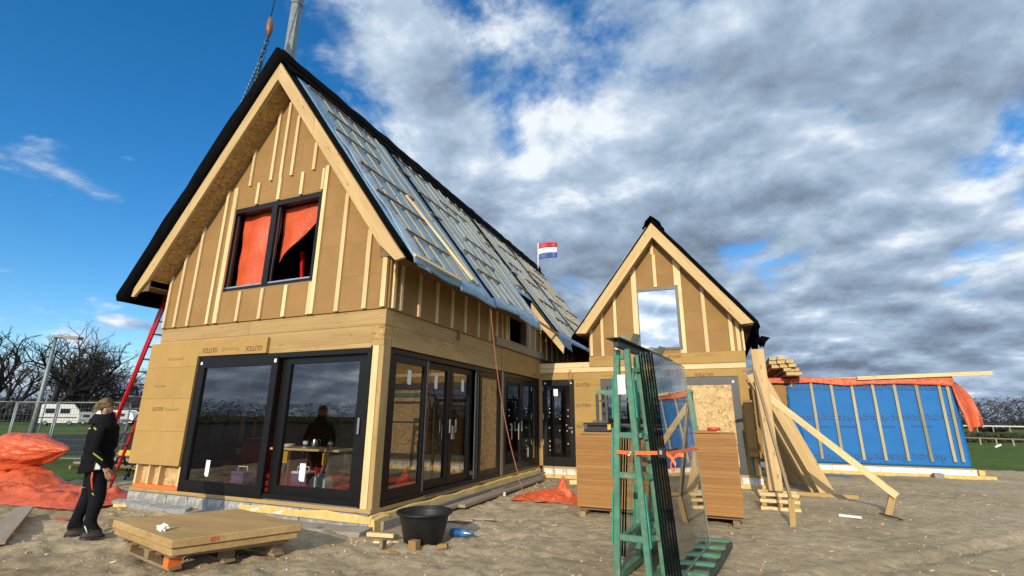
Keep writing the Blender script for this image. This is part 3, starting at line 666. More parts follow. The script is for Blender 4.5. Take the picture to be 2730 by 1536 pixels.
def big_roof():
    # barge boards
    def barge(s, name='barge_board'):
        ends = []; xe = XC+s*(3.37)
        poly = [(XC, ZR), (xe, roof_z(xe)), (xe-s*.17, roof_z(xe)-.05), (xe-s*.55, roof_z(xe-s*.55)-.40), (XC, ZR-.42)]
        return prism(name, poly, fY(YB), 0, .05, 'barge_wood', house)
    # split each barge board into two lengths, as the joints show
    for s, cuts in ((1, (0, 1.15, 3.37)), (-1, (0, 2.0, 3.37))):
        for i in range(len(cuts)-1):
            a, b = cuts[i]+(.003 if i else 0), cuts[i+1]-(.003 if i == 0 else 0)
            A, Bx = XC+s*a, XC+s*b
            p0, p1 = Vector((A, YB+.025, roof_z(A)-.20)), Vector((Bx, YB+.025, roof_z(Bx)-.20))
            poly = [(A, roof_z(A)), (Bx, roof_z(Bx)), (Bx, roof_z(Bx)-.40), (A, roof_z(A)-.40)]
            if b > 3: poly = [(A, roof_z(A)), (Bx, roof_z(Bx)), (Bx-s*.16, roof_z(Bx)-.03), (Bx-s*.5, roof_z(Bx-s*.5)-.40), (A, roof_z(A)-.40)]
            o = prism('barge_board', poly, fY(YB), 0, .05, 'barge_wood', house)
            # turn the mesh into a frame whose x runs along the board so that the grain does too
            d = Vector((s*1, 0, -SL)).normalized(); y = Vector((0, 1, 0)); zv = d.cross(y); M = Matrix(((d.x, y.x, zv.x, p0.x), (d.y, y.y, zv.y, p0.y), (d.z, y.z, zv.z, p0.z), (0, 0, 0, 1)))
            o.data.transform(M.inverted()); o.matrix_basis = M; MW[o] = M
    # soffits
    for s in (1, -1):
        xe = XC+s*2.86; y0, y1 = YB+.052, Y0-.037
        V = [(XC, y0, ZR-.43), (xe, y0, roof_z(xe)-.40), (xe, y1, roof_z(xe)-.40), (XC, y1, ZR-.43)]
        V += [(a, b, c+.02) for a, b, c in V]
        mesh('soffit_board', V, [(0, 1, 2, 3), (7, 6, 5, 4), (0, 4, 5, 1), (1, 5, 6, 2), (2, 6, 7, 3), (3, 7, 4, 0)], 'osb', house)
        xo = XC+s*3.25
        prism('eave_board', [(XC+s*2.86, roof_z(XC+s*2.86)-.41), (xo, roof_z(xo)-.04), (xo, roof_z(xo)-.09), (XC+s*2.86, roof_z(xo)-.09)], fY(YB+.055), 0, .02, 'brown_board', house)
        # the eave boards along the house
        for (ya, yb) in ((YB+.08, 9.0), (9.02, 11.9), (13.4, 17.5), (17.52, 21.6)):
            box('eave_board', (XC+s*2.84, ya, roof_z(xo)-.02), (xo, yb, roof_z(xo)+.005), 'brown_board', house)
    # roof slabs: right under the foil, left thick and black
    def slab(name, prof, ya, yb, mat, seed, amp=.0, ny=24):
        n = len(prof); V = []
        for k in range(ny+1):
            y = ya+(yb-ya)*k/ny
            for i, (x, z) in enumerate(prof):
                a = amp*fz(y, i*1.7, seed, 1.1)+amp*.7*fz(y, i*3.1, seed, 3.); V.append((x-(a if x < XC else -a)*.6, y, z+a*.6))
        Fc = [(k*n+i, k*n+(i+1) % n, (k+1)*n+(i+1) % n, (k+1)*n+i) for k in range(ny) for i in range(n)]
        Fc += [tuple(range(n-1, -1, -1)), tuple(range(ny*n, ny*n+n))]
        return mesh(name, V, Fc, mat, house)
    xr = XC+3.32; N_ = 10
    slab('roof_panel', [(XC, ZR+.03), (xr, roof_z(xr)+.03), (xr, roof_z(xr)-.06), (XC+2.8, roof_z(XC+2.8)-.38), (XC, ZR-.38)], YB+.06, 11.9, 'black_membrane', 1)
    xm = XC+2.6
    slab('roof_panel', [(XC, ZR+.03), (xm, roof_z(xm)+.03), (xm, roof_z(xm)-.36), (XC, ZR-.38)], 11.9, 13.42, 'black_membrane', 1)
    slab('roof_panel', [(XC, ZR+.03), (xr, roof_z(xr)+.03), (xr, roof_z(xr)-.06), (XC+2.8, roof_z(XC+2.8)-.38), (XC, ZR-.38)], 13.42, 21.7, 'black_membrane', 1)
    # black felt wrapped over the left slope: lumpy, rounded at the eave
    V, Fc = [], []; prof = []
    for k in range(22):
        t = k/21; x = XC-.14-t*3.52; prof.append((x, 8.97-(-.14-(x-XC))*1.385 - .02, 1))
    prof += [(XC-3.72, 3.98, .6), (XC-3.66, 3.86, .4), (XC-3.45, 3.82, .3), (XC-3.30, 3.90, 0), (XC-3.25, roof_z(XC-3.25)+.0, 0)]
    prof += [(XC-3.3+3.3*k/8, roof_z(XC-3.3+3.3*k/8)+.01, 0) for k in range(1, 8)]+[(XC+.02, ZR+.02, 0), (XC+.05, 8.68, .3), (XC-.04, 8.90, .5)]
    n = len(prof); ny = 60
    for j in range(ny+1):
        y = YB-.05+(21.75-YB)*j/ny
        for i, (x, z, w) in enumerate(prof):
            a = w*(.05*fz(x, y, 1, .9)+.035*fz(x, y, 4, 2.4)); V.append((x-a*.7, y+(w*.03*fz(x, 2, 3, 2.) if j == 0 else 0), z+a*.6))
    Fc = [(j*n+i, (j+1)*n+i, (j+1)*n+(i+1) % n, j*n+(i+1) % n) for j in range(ny) for i in range(n)]+[tuple(range(n)), tuple(range(ny*n+n-1, ny*n-1, -1))]
    mesh('roofing_felt', V, Fc, 'black_membrane', house, True)
    # black felt strip folded over the right-hand barge
    def S(s, y, d): return (XC+s, y, roof_z(XC+s)+d)
    def strip(name, ya, yb, s0, s1, mat, lift, amp, seed, nu=8, nv=40, wav=0., skirt=0.):
        def f(u, v):
            y = ya+(yb-ya)*u + wav*fz(v*4, seed, 2)
            s = s0+(s1-s0)*v; d = lift+amp*(fz(y, s, seed, 1.3)+.6*fz(y, s, seed, 4.))+ (.04 if u in (0, 1) else 0)*0
            p = Vector(S(min(s, 3.36), y, d))
            if s > 3.36:
                k = s-3.36; p += Vector((.10*k+.03*fz(y, s, seed, 1.2), 0, -k*(.75+.45*fz(y, 4, 2, .8))))
            return p
        return grid(name, nu, nv, f, mat, house, .006)
    strip('roofing_felt', YB-.03, 6.12, .12, 3.30, 'black_membrane', .06, .012, 5, 6, 40, .06)
    # foil sheets
    edges = [6.02, 7.55, 9.02, 10.5, 11.9]
    for k in range(4): strip('roof_foil', edges[k]-.03, edges[k+1]+.03, .10, 3.36+.15+.06*(k % 2), 'membrane', .075+.006*(k % 2), .015, 10+k, 14, 60)
    strip('roof_foil', 11.9, 13.45, .1, 2.62, 'membrane', .078, .015, 21, 10, 40)
    edges = [13.42, 15.0, 17.2, 19.4, 21.72]
    for k in range(4): strip('roof_foil', edges[k]-.02, edges[k+1]+.02, .10, 3.36+(.45 if k == 0 else .16), 'membrane', .080+.006*(k % 2), .015, 30+k, 12, 50)
    # loose printed edge of the foil by the barge, bright and crumpled
    strip('roof_foil_flap', 6.10, 6.50, 1.3, 3.55, 'membrane_bright', .11, .05, 44, 6, 60, .18)
    strip('roof_foil_flap', 11.75, 12.1, 2.3, 3.6, 'membrane_bright', .10, .03, 47, 6, 30, .1)
    for (s, y) in ((1.45, 6.28), (1.95, 6.3), (2.65, 6.30), (3.25, 6.34)):
        word('SIGA', S(s, y, .19), (.59*1, .15, -.80), (.1, 1, .0), .17, 'ink_black', house)
    for y in (7.0, 8.45, 10.3): word('SIGA', S(3.22, y, .105), (0, 1, 0), (-.59, 0, .8), .17, 'ink_black', house)
    # dark seams down the slope
    strip('seam_strip', 8.90, 9.10, .1, 3.5, 'black_membrane', .105, .01, 60, 3, 40, .06)
    strip('seam_strip', 13.42, 13.80, .1, 3.5, 'black_membrane', .105, .01, 61, 4, 40, .08)
    strip('seam_strip', 17.1, 17.3, .1, 3.4, 'black_membrane', .105, .01, 62, 3, 40, .08)
    # laths running down the slope
    y = 6.62; k = 0
    while y < 21.5:
        if min(abs(y-9.0), abs(y-13.6), abs(y-17.2)) > .2:
            s1 = 3.32 if (y < 11.9 or y > 13.5) else 2.55; cutp = rnd.uniform(1.2, 2.3)
            for a, b in ((.18, cutp-.01), (cutp+.01, s1-rnd.uniform(0, .12))):
                bar('counter_lath', S(a, y, .112), S(b, y+rnd.uniform(-.02, .02), .112), .028, .022, 'counter_wood', house, (.8, 0, .6))
        y += rnd.uniform(.42, .55); k += 1
    # short laths across it, left as footholds
    rows = [(.34, 6.2), (.86, 6.35), (1.36, 6.15), (1.88, 6.3), (2.40, 6.2), (2.90, 6.35)]
    for s, y in rows:
        yy = y
        while yy < 21:
            L = rnd.uniform(1.2, 2.2)
            for gapc in (9.0, 13.6):
                if yy < gapc < yy+L: L = max(.5, gapc-.05-yy)
            if not (s > 2.5 and yy+L > 11.8 and yy < 13.5) and yy+L < 21.6:
                ds = rnd.uniform(-.12, .12)
                bar('roof_lath', S(s+ds, yy, .146), S(s+ds+rnd.uniform(-.02, .02), yy+L, .146), .042, .032, 'old_or_shaded_wood', house, (.8, 0, .6))  # dark brown colour stands in for shade on the laths' downward faces
            yy += L+rnd.uniform(.5, 1.6)
    bar('roof_lath', S(3.36, 6.02, .11), S(3.36, 7.55, .10), .06, .045, 'batten_wood', house, (.8, 0, .6))
    o = bar('loose_lath', S(1.95, 7.62, .20), S(3.30, 8.15, .20), .06, .04, 'batten_wood', None, (.8, 0, .6)); tag(o, 'single pale lath lying askew on the foil of the big roof', 'lath')
    # ridge felt, ragged
    def rf(u, v):
        y = YB+.02+(21.7-YB)*u; a = (v-.40)*.62; x = XC+a*.62; d = .28-.20*abs(a)+.05*fz(y, v, 3, 1.2)+.05*fz(y, v, 6, 4.)
        if v > .8: x += .06*fz(y, 1, 2, 3.)+.05*fz(y, 5, 2, 9.)
        return (x, y, min(ZR+.32+.05*fz(y, 3, 1, 2.), roof_z(x)+.36 if x > XC else 9.3) if v < .5 else roof_z(x)+.14+.06*fz(y, v, 9, 3.))
    grid('ridge_felt', 150, 10, rf, 'black_membrane', house, .012)
    prism('rear_gable', [(XL+.1, 4.4), (X0-.1, 4.4), (XC, ZR-.4)], fY(20.9), 0, .1, 'brown_board', house)
    # second barge at the set-back
    A, Bx = XC+2.55, XC+3.62
    prism('barge_board', [(A, roof_z(A)), (Bx, roof_z(Bx)), (Bx-.02, roof_z(Bx)-.22), (A, roof_z(A)-.42)], fY(13.36), 0, .05, 'barge_wood', house)
    bar('eave_lath', (XC+3.1, 11.4, roof_z(XC+3.1)-.02), (XC+3.42, 13.5, roof_z(XC+3.42)+.08), .03, .06, 'old_or_shaded_wood', house)
    bar('eave_lath', (XC+2.72, 11.95, 4.30), (XC+2.95, 13.3, 4.15), .05, .12, 'batten_wood', house)
big_roof()

# ================================================================== THE LOW LINK AND THE SMALL GABLED HOUSE
AC, AZ, AS, AY = -1.262, 7.0, 1.325, 13.25          # ridge of its barge boards, slope, plane of the boards
AL, AR = -3.27, .765
def ar_z(x): return AZ-AS*abs(x-AC)
annex = thing('gabled_annex', 'smaller gabled timber annex with a mirror-bright upper window, joined by a low link', 'house', (AC, 16, 0))
def build_annex():
    win = (-1.885, -.712, 3.40, 5.16)
    out = [(AL, 3.29), (AR, 3.29), (AR, ar_z(AR)-.36), (AC, AZ-.36), (AL, ar_z(AL)-.36)]
    panels('fibreboard_sheet', out, [[AL-.1, -2.2, -.2, AR+.1], [AL-.1, -1.3, AR+.1]], [3.29+.56*i for i in range(7)], [win], fY(YI-.035), 0, .035, 'fibre', annex)
    panels('wall_core', [(AL+.02, 3.29), (AR-.02, 3.29), (AR-.02, ar_z(AR)-.4), (AC, AZ-.42), (AL+.02, ar_z(AL)-.4)], [[AL, win[0], win[1], AR]], [3.29, win[2], win[3], 6.9], [win], fY(YI), .006, .15, 'brown_board', annex, 0)
    B = [(303, 1075, 310, 1290, 24), (388, 940, 405, 1290, 25), (495, 770, 518, 1290, 26), (655, 515, 682, 1150, 46), (806, 315, 811, 440, 27), (825, 440, 842, 712, 27),
         (1000, 480, 1012, 697, 27), (1028, 510, 1092, 1265, 30), (1225, 705, 1286, 1256, 29), (1455, 925, 1500, 1250, 29), (1520, 990, 1552, 1250, 27), (1572, 1060, 1590, 1250, 14), (888, 1246, 890, 1275, 27), (1062, 1236, 1070, 1266, 22)]
    for (xa, ya, xb, yb, w) in B:
        a, b = oY(*zs(xa, ya), YI-.05), oY(*zs(xb, yb), YI-.05); x = (a.x+b.x)/2
        bar('batten', (x, YI-.055, max(b.z, 3.292)), (x, YI-.055, min(a.z, ar_z(x)-.36)), w/3.15/104, .038, 'batten_wood', annex, (0, 1, 0))
    # proud band of board, then the pale beam under it
    box('fibreboard_band', (AL, YI-.075, 3.005), (-1.2, YI-.036, 3.288), 'fibre_light', annex); box('fibreboard_band', (-1.196, YI-.076, 3.005), (AR+.02, YI-.036, 3.288), 'fibre_light', annex)
    word('GUTEX', (-.95, YI-.08, 3.215), (1, 0, 0), (0, 0, -1), .11, 'ink', annex); word('Thermosafe-wd', (-.15, YI-.08, 3.215), (1, 0, 0), (0, 0, -1), .09, 'ink_faint', annex)
    word('Thermosafe-wd', (-2.9, YI-.08, 3.225), (1, 0, 0), (0, 0, 1), .08, 'ink_faint', annex)
    box('beam', (X0+.01, YI-.05, 2.865), (-2.2, YI+.1, 3.0), 'batten_wood', annex); box('beam', (-2.195, YI-.05, 2.865), (AR, YI+.1, 3.0), 'batten_wood', annex)
    box('beam', (X0+.02, YI-.06, 3.004), (AL-.01, YI+.1, 3.145), 'batten_wood', annex)
    # fibreboard wall round the door and the wide frame
    holes = [(-4.715, -3.755, .2, 2.668), (-2.985, .548, .2, 2.652)]
    panels('fibreboard_sheet', [(X0+.01, .285), (AR, .285), (AR, 2.862), (X0+.01, 2.862)], [[X0, -3.76, -2.98, -1.1, .55, AR+.1]], [.28, .9, 1.48, 2.06, 2.66, 2.87], holes, fY(YI-.03), 0, .03, 'fibre_light', annex)
    box('wall_core', (X0+.01, YI+.02, 2.67), (AR-.01, YI+.12, 2.86), 'brown_board', annex)
    for x, z in ((-3.42, 2.50), (-3.42, 1.93), (-3.42, 1.36)):
        word('GUTEX', (x-.08, YI-.034, z), (1, 0, 0), (0, 0, 1), .125, 'ink', annex, 1.1); word('Thermowall', (x+.36, YI-.034, z), (1, 0, 0), (0, 0, 1), .085, 'ink_faint', annex)
    word('GUTEX', (-.25, YI-.034, 2.715), (-1, 0, 0), (0, 0, -1), .11, 'ink', annex, 1.3); word('Thermosafe-wd', (-.85, YI-.034, 2.715), (-1, 0, 0), (0, 0, -1), .08, 'ink_faint', annex)
    word('Thermosafe-wd', (-2.6, YI-.034, 2.74), (-1, 0, 0), (0, 0, -1), .1, 'ink_faint', annex)
    word('Thermowall', (-4.6, YI-.034, 2.80), (-1, 0, 0), (0, 0, -1), .06, 'ink_faint', annex)
    # glazed door of the link
    lf = glazed_leaf(annex, fY(YI-.05), -4.712, -3.758, .285, 2.662, .13, .24, .16, 0, 'glass', 'door', sticker=[(-4.38, 2.2, .13, .20)])
    for x, z in ((-4.63, 2.57), (-3.84, 2.57)): box('sticker', (x-.025, YI-.055, z-.025), (x+.025, YI-.052, z+.025), 'paper', lf)
    for (a, b) in ((.85, 1.0), (1.55, 1.7), (2.35, 2.5)): bar('hinge', (-4.69, YI-.06, a), (-4.69, YI-.06, b), .025, .02, 'alu', lf, (0, 1, 0))
    bar('door_handle', (-3.93, YI-.08, 1.32), (-3.81, YI-.08, 1.32), .02, .02, 'alu', lf); box('lock_plate', (-3.86, YI-.06, 1.18), (-3.83, YI-.051, 1.25), 'alu', lf)
    rs = random.Random(5)
    for k in range(16): 
        x, z = rs.choice((-4.53, -4.2, -3.98))+rs.uniform(-.03, .03), rs.uniform(.7, 2.2); box('glass_spacer_dot', (x-.012, YI-.022, z-.012), (x+.012, YI-.020, z+.012), 'paper', lf)
    # wide grey frame: dark pane left, board right
    fr = mesh('wide_window_frame', *frame_vf(fY(YI-.06), -2.98, .545, .285, 2.648, .17, .18, .20, .15), 'grey_frame', annex)
    box('mullion', (-1.06, YI-.05, .47), (-.95, YI+.08, 2.445), 'grey_frame', fr)
    mesh('pane', [(-2.8, YI-.0, .47), (-1.06, YI-.0, .47), (-1.06, YI-.0, 2.44), (-2.8, YI-.0, 2.44)], [(0, 1, 2, 3)], 'glass', fr)
    box('infill_board', (-.99, YI-.085, .46), (.372, YI-.063, 2.44), 'osb_pale', fr)
    box('sticker', (.40, YI-.064, 2.49), (.45, YI-.061, 2.54), 'paper', fr)
    # upper window, silvery coated pane
    wf = mesh('window_frame', *frame_vf(fY(YI-.06), *win[:2], *win[2:], .075, .065, .075, .12), 'grey_frame', annex)
    mesh('pane', [(win[0]+.07, YI-.03, win[2]+.06), (win[1]-.07, YI-.03, win[2]+.06), (win[1]-.07, YI-.03, win[3]-.07), (win[0]+.07, YI-.03, win[3]-.07)], [(0, 1, 2, 3)], 'coated_glass', wf)
    # barge boards
    for s in (1, -1):
        xe = AC+s*2.31
        poly = [(AC, AZ), (xe, ar_z(xe)), (xe-s*.30, ar_z(xe)-.02), (xe-s*.42, ar_z(xe-s*.42)-.41), (AC, AZ-.43)]
        o = prism('barge_board', poly, fY(AY), 0, .05, 'barge_wood', annex)
        d = Vector((s*1, 0, -AS)).normalized(); y = Vector((0, 1, 0)); zv = d.cross(y); p0 = Vector((AC, AY, AZ)); M = Matrix(((d.x, y.x, zv.x, p0.x), (d.y, y.y, zv.y, p0.y), (d.z, y.z, zv.z, p0.z), (0, 0, 0, 1)))
        o.data.transform(M.inverted()); o.matrix_basis = M; MW[o] = M
        xi = AC+s*2.0
        V = [(AC, AY+.052, AZ-.43), (xi, AY+.052, ar_z(xi)-.40), (xi, YI-.037, ar_z(xi)-.40), (AC, YI-.037, AZ-.43)]; V += [(a, b, c+.02) for a, b, c in V]
        mesh('soffit_board', V, BOXF, 'osb', annex)
        box('eave_board', (AC+s*2.02, AY+.06, ar_z(xe)-.04), (xe-s*.02, 20, ar_z(xe)-.01), 'brown_board', annex)
        # roof covering
        t = .16 if s > 0 else .055
        def prof(y, k, seed):
            P_ = []
            for j in range(13):
                x = AC+s*(2.40*j/12); a = .02*fz(x, y, seed, 2.)+.012*fz(x, y, seed, 6.)
                P_.append((x, ar_z(x)+t+a))
            x = AC+s*2.44; P_ += [(x, ar_z(x)+t*.4), (AC+s*2.40, ar_z(AC+s*2.40)-.02), (AC+s*2.3, ar_z(AC+s*2.3)+.012), (AC, AZ+.012)]
            return P_
        V, Fc = [], []; ny = 14
        for j in range(ny+1):
            y = AY-.03+(20.2-AY)*j/ny; pr = prof(y, 0, 3 if s > 0 else 8); n = len(pr); V += [(x, y, z) for x, z in pr]
        Fc = [(j*n+i, (j+1)*n+i, (j+1)*n+(i+1) % n, j*n+(i+1) % n) for j in range(ny) for i in range(n)]+[tuple(range(n)), tuple(range(ny*n+n-1, ny*n-1, -1))]
        mesh('roofing_felt', V, Fc, 'black_membrane', annex, True)
    def foil(u, v):
        s = .15+2.2*u; y = AY-.02+6.8*v; return (AC-s, y, ar_z(AC-s)+.075+.015*fz(s, y, 2, 3.))
    grid('roof_foil', 30, 20, foil, 'membrane_bright', annex, .01)
    def cap(u, v):
        a = (u-.42)*.95; y = AY-.06+6.8*v; x = AC+a*.62; return (x, y, AZ+.20-abs(a)*.62+.03*fz(x, y, 5, 4.)-(.1 if u > .9 or u < .1 else 0))
    grid('ridge_felt', 12, 24, cap, 'black_membrane', annex, .012)
    # torn felt hanging from the right-hand eave
    def torn(u, v):
        y = AY+.0+1.6*u; w = .95+.55*fz(u*6, 2, 1, 2.)
        return (AC+2.38+.10*fz(u*4, v*3, 2)+.02-.10*v, y, ar_z(AC+2.38)+.12-w*v*(.9))
    grid('torn_felt', 24, 10, torn, 'black_membrane', annex, .012)
    for k in range(5):
        y = AY+.1+.25*k; x = AC+2.44; z = ar_z(x)-.05-.2*rnd.random()
        mesh('torn_felt', [(x, y, z), (x+.10+.1*rnd.random(), y+.02, z-.06), (x+.05, y+.1, z-.2), (x-.03, y+.08, z-.05)], [(0, 1, 2, 3)], 'black_membrane', annex)
    # side board carrying the print, the strips beside it, the plinth
    box('fibreboard_strip', (.60, YI-.20, .72), (.80, YI-.16, 2.05), 'fibre', annex); box('fibreboard_strip', (.83, YI-.22, .70), (.87, YI-.02, 2.45), 'fibre', annex)
    word('UTEX', (.71, YI-.205, .87), (1, 0, 0), (0, 0, 1), .10, 'ink', annex); word('Thermowall', (.70, YI-.205, 1.75), (1, 0, 0), (0, 0, 1), .06, 'ink_faint', annex); word('Thermowall', (.70, YI-.205, 1.30), (1, 0, 0), (0, 0, 1), .06, 'ink_faint', annex)
    box('stud', (.70, YI-.12, .28), (.78, YI-.06, .70), 'beam_wood', annex); box('stud', (.62, YI-.12, .28), (.66, YI-.06, .72), 'green_steel', annex)
    box('sole_plate', (X0+.1, YI-.07, .23), (AR+.08, YI+.1, .283), 'beam_wood', annex)
    x = X0+.12
    while x < AR:
        w = min(rnd.uniform(.3, .42), AR+.1-x); box('plinth_block', (x, YI-.06+rnd.uniform(-.01, .01), .06), (x+w-.01, YI+.1, .227), 'white_block', annex, .005); x += w
    box('foam_edge', (X0+.15, YI-.19, -.02), (-2.4, YI-.062, .075), 'foam', annex, .01); box('foam_edge', (-2.3, YI-.19, -.02), (AR+.3, YI-.062, .08), 'foam', annex, .01); box('foam_edge', (AR+.12, YI-.17, .08), (AR+.22, YI-.062, .24), 'foam', annex, .01)
    # floors, roof and back walls of link and annex
    box('floor_slab', (X0+.01, YI+.11, .02), (AR, 20, .25), 'slab', annex)
    box('flat_roof', (X0+.012, YI+.11, 3.0), (AL, 20, 3.10), 'black_membrane', annex)
    box('upper_floor', (AL, YI+.11, 3.02), (AR-.01, 20, 3.2), 'brown_board', annex)
    box('wall', (AR-.1, YI+.16, .25), (AR, 20, 4.2), 'brown_board', annex); box('wall', (AL, YI+.16, 3.11), (AL+.1, 20, 4.2), 'brown_board', annex)
    box('wall', (X0+.02, 20.0, .25), (AR, 20.1, 4.2), 'brown_board', annex)
    prism('rear_gable', [(AL, 4.2), (AR, 4.2), (AC, AZ-.4)], fY(20.0), 0, .08, 'brown_board', annex)
    tube('hanging_cord', [(-3.86, YI-.06, 2.95), (-3.90, YI-.09, 2.82), (-3.87, YI-.09, 2.60), (-3.82, YI-.09, 2.58), (-3.80, YI-.08, 2.80), (-3.84, YI-.06, 2.95)], .009, 'cord', annex, 5)
build_annex()

# ================================================================== THE BLUE-WRAPPED WING
BY = 18.7; BX0, BX1 = 2.2, 6.60
wing = thing('wrapped_wing', 'low flat-roofed wing wrapped in blue foil held by upright laths', 'building', (4, 20, 0))
def build_wing():
    box('wall_core', (.8, BY+.02, .22), (BX1, BY+.2, 2.76), 'brown_board', wing)
    box('wall_core', (BX1-.18, BY+.21, .22), (BX1, 24, 2.76), 'brown_board', wing)
    panels('fibreboard_sheet', [(.8, .3), (2.25, .3), (2.25, 2.72), (.8, 2.72)], [[.8, 1.5, 2.25]], [.3, 1.5, 2.72], [], fY(BY-.02), 0, .03, 'fibre', wing)
    def sheet(u, v):
        x = BX0+(BX1+.02-BX0)*u; z = .27+(2.55)*v
        return (x, BY-.04-.006*fz(x, z, 2, 2.5)-.007*fz(x, z, 5, .9)-.004*abs(fz(x*.3, z*4, 1)), z)
    grid('blue_foil', 60, 40, sheet, 'blue_membrane', wing, .008)
    def side(u, v): y = BY-.04+.6*u; z = .27+2.5*v; return (BX1+.03+.02*fz(y, z, 3, 2.), y, z)
    grid('blue_foil', 8, 20, side, 'blue_membrane', wing, .008)
    def flap(u, v):                                  # the loose flap at the left edge, blown outwards
        z = 2.60-1.9*v; w = .05+.55*v*u; return (BX0+.02-.10*v+.62*u*max(0, v-.25)+.06*fz(u*3, v*5, 2), BY-.07-.22*v*math.sin(u*3.)-.10*v, z+.08*fz(u*4, v*2, 7))
    grid('blue_foil_flap', 10, 24, flap, 'blue_membrane', wing, .01)
    P = [(565, 375, 652, 920), (706, 365, 800, 925), (852, 365, 952, 930), (1000, 363, 1110, 935), (1156, 370, 1270, 938), (1314, 375, 1437, 942), (1476, 372, 1603, 945), (1533, 362, 1662, 945), (425, 378, 427, 408)]
    for (a, b, c, d) in P:
        p, q = oY(*z5(a, b), BY-.08), oY(*z5(c, d), BY-.08); bar('batten', q, p, .075, .035, 'roof_lath', wing, (0, 1, 0))
    bar('batten', oY(*z5(330, 368), BY-.06), oY(*z5(920, 350), BY-.06), .12, .06, 'batten_wood', wing, (0, 1, 0))
    for row, flip, xs in ((405, 1, (500, 720, 965, 1220, 1450)), (628, -1, (560, 770, 1015, 1270, 1530)), (912, -1, (660, 905, 1150, 1425))):
        for x in xs:
            p = oY(*z5(x, row), BY-.068); p.y = BY-.068
            word('4tecx', p, (flip, 0, 0), (0, 0, flip), .30, 'ink_blue', wing, 1.25)
    for x in (640, 850, 1100, 1360): 
        p = oY(*z5(x, 690), BY-.068); word('membrane', (p.x, BY-.068, p.z), (-1, 0, 0), (0, 0, -1), .10, 'ink_blue', wing, 1.2)
    x = 1.0
    while x < BX1:
        w = min(rnd.uniform(.9, 1.3), BX1+.1-x); box('plinth_block', (x, BY-.10, .06), (x+w-.01, BY+.1, .225), 'white_paint', wing, .006); x += w
    box('foam_edge', (1.2, BY-.24, -.06), (BX1+.45, BY-.103, .075), 'foam', wing, .01); box('foam_edge', (BX1+.11, BY-.16, .08), (BX1+.25, BY, .22), 'foam', wing, .01)
    box('sill_strip', (2.4, BY-.12, .228), (BX1+.05, BY+.0, .262), 'beam_wood', wing)
    box('flat_roof', (.8, BY+.1, 2.765), (BX1, 24, 2.83), 'brown_board', wing)
build_wing()
def wing_tarp():
    def f(u, v):
        x = 1.0+(6.62-1.0)*u; sag = .03*math.sin(u*9)+.025*fz(x, 3, 1, 1.6)
        if v < .3:                                   # hanging front edge
            k = (0.3-v)/.3; drop = (.20+.16*max(0, u-.4)*2+.07*fz(x, 2, 7, 1.1))*k
            return (x, BY-.10-.03*k+.02*fz(x, k*3, 4, 3.), 2.93+sag+.02*u-drop)
        return (x, BY-.10+(v-.3)*6.5, 2.93+sag+.04*fz(x, v*6, 2, 2.))
    o = tag(grid('orange_tarpaulin', 90, 26, f, 'orange_tarp', None, .006), 'orange tarpaulin stretched along the top of the blue wall', 'tarpaulin')
    def g(u, v):                                     # the corner that blows out past the end of the wall
        top = Vector((6.52, BY-.12, 2.92)).lerp(Vector((6.66, BY+.5, 2.95)), u)
        bot = Vector((6.66, BY-.16, 1.26)).lerp(Vector((7.12, BY+.05, 1.46)), u)
        p = top.lerp(bot, v); p += Vector((.24*math.sin(v*3.1)*u+.06*fz(u*3, v*2, 5), -.14*math.sin(u*5.5+v)*v+.04*fz(u*4, v*3, 8), 0)); return p
    tag(grid('orange_tarpaulin', 20, 30, g, 'orange_tarp', None, .006), 'loose orange tarpaulin corner flapping past the right end of the blue wall', 'tarpaulin')
    p, q = oY(*z5(900, 350), BY-.16), oY(*z5(1865, 306), BY-.16)
    tag(bar('long_lath', p+Vector((0, 0, .02)), q, .05, .11, 'batten_wood', None, (0, 0, 1)), 'long lath on top of the orange tarpaulin sticking out to the right', 'lath')
    # beams stacked on the wing roof
    k = 0
    for r_, (z, n_, off) in enumerate(((3.03, 2, .50), (3.16, 2, .44), (3.29, 3, .12), (3.42, 3, .06), (3.55, 2, .08))):
        for j in range(n_):
            x = 1.78+off+j*.235; ya = BY-.55-.12*((r_*3+j) % 3) if r_ > 1 else BY-.75+.1*j
            o = bar('stacked_beam', (x, ya, z), (x+.02, ya+5.2, z), .22, .11, 'barge_wood', None, (0, 0, 1), .004)
            tag(o, ['square-sawn beam in the bottom layer of the stack on the wing roof', 'square-sawn beam in the second layer of the stack on the wing roof', 'square-sawn beam in the middle layer of the stack on the wing roof', 'square-sawn beam in the layer under the top of the stack on the wing roof', 'square-sawn beam in the top layer of the stack on the wing roof'][r_], 'beam', 'beams stacked on the wing roof')
    for x in (2.15, 2.75): tag(bar('stack_bearer', (x-.45, BY+.15+(x-2.15)*4, 2.945), (x+.5, BY+.15+(x-2.15)*4, 2.945), .07, .05, 'old_or_shaded_wood'), 'bearer under the beam stack at its %s end' % ('near' if x < 2.4 else 'far'), 'bearer')
wing_tarp()

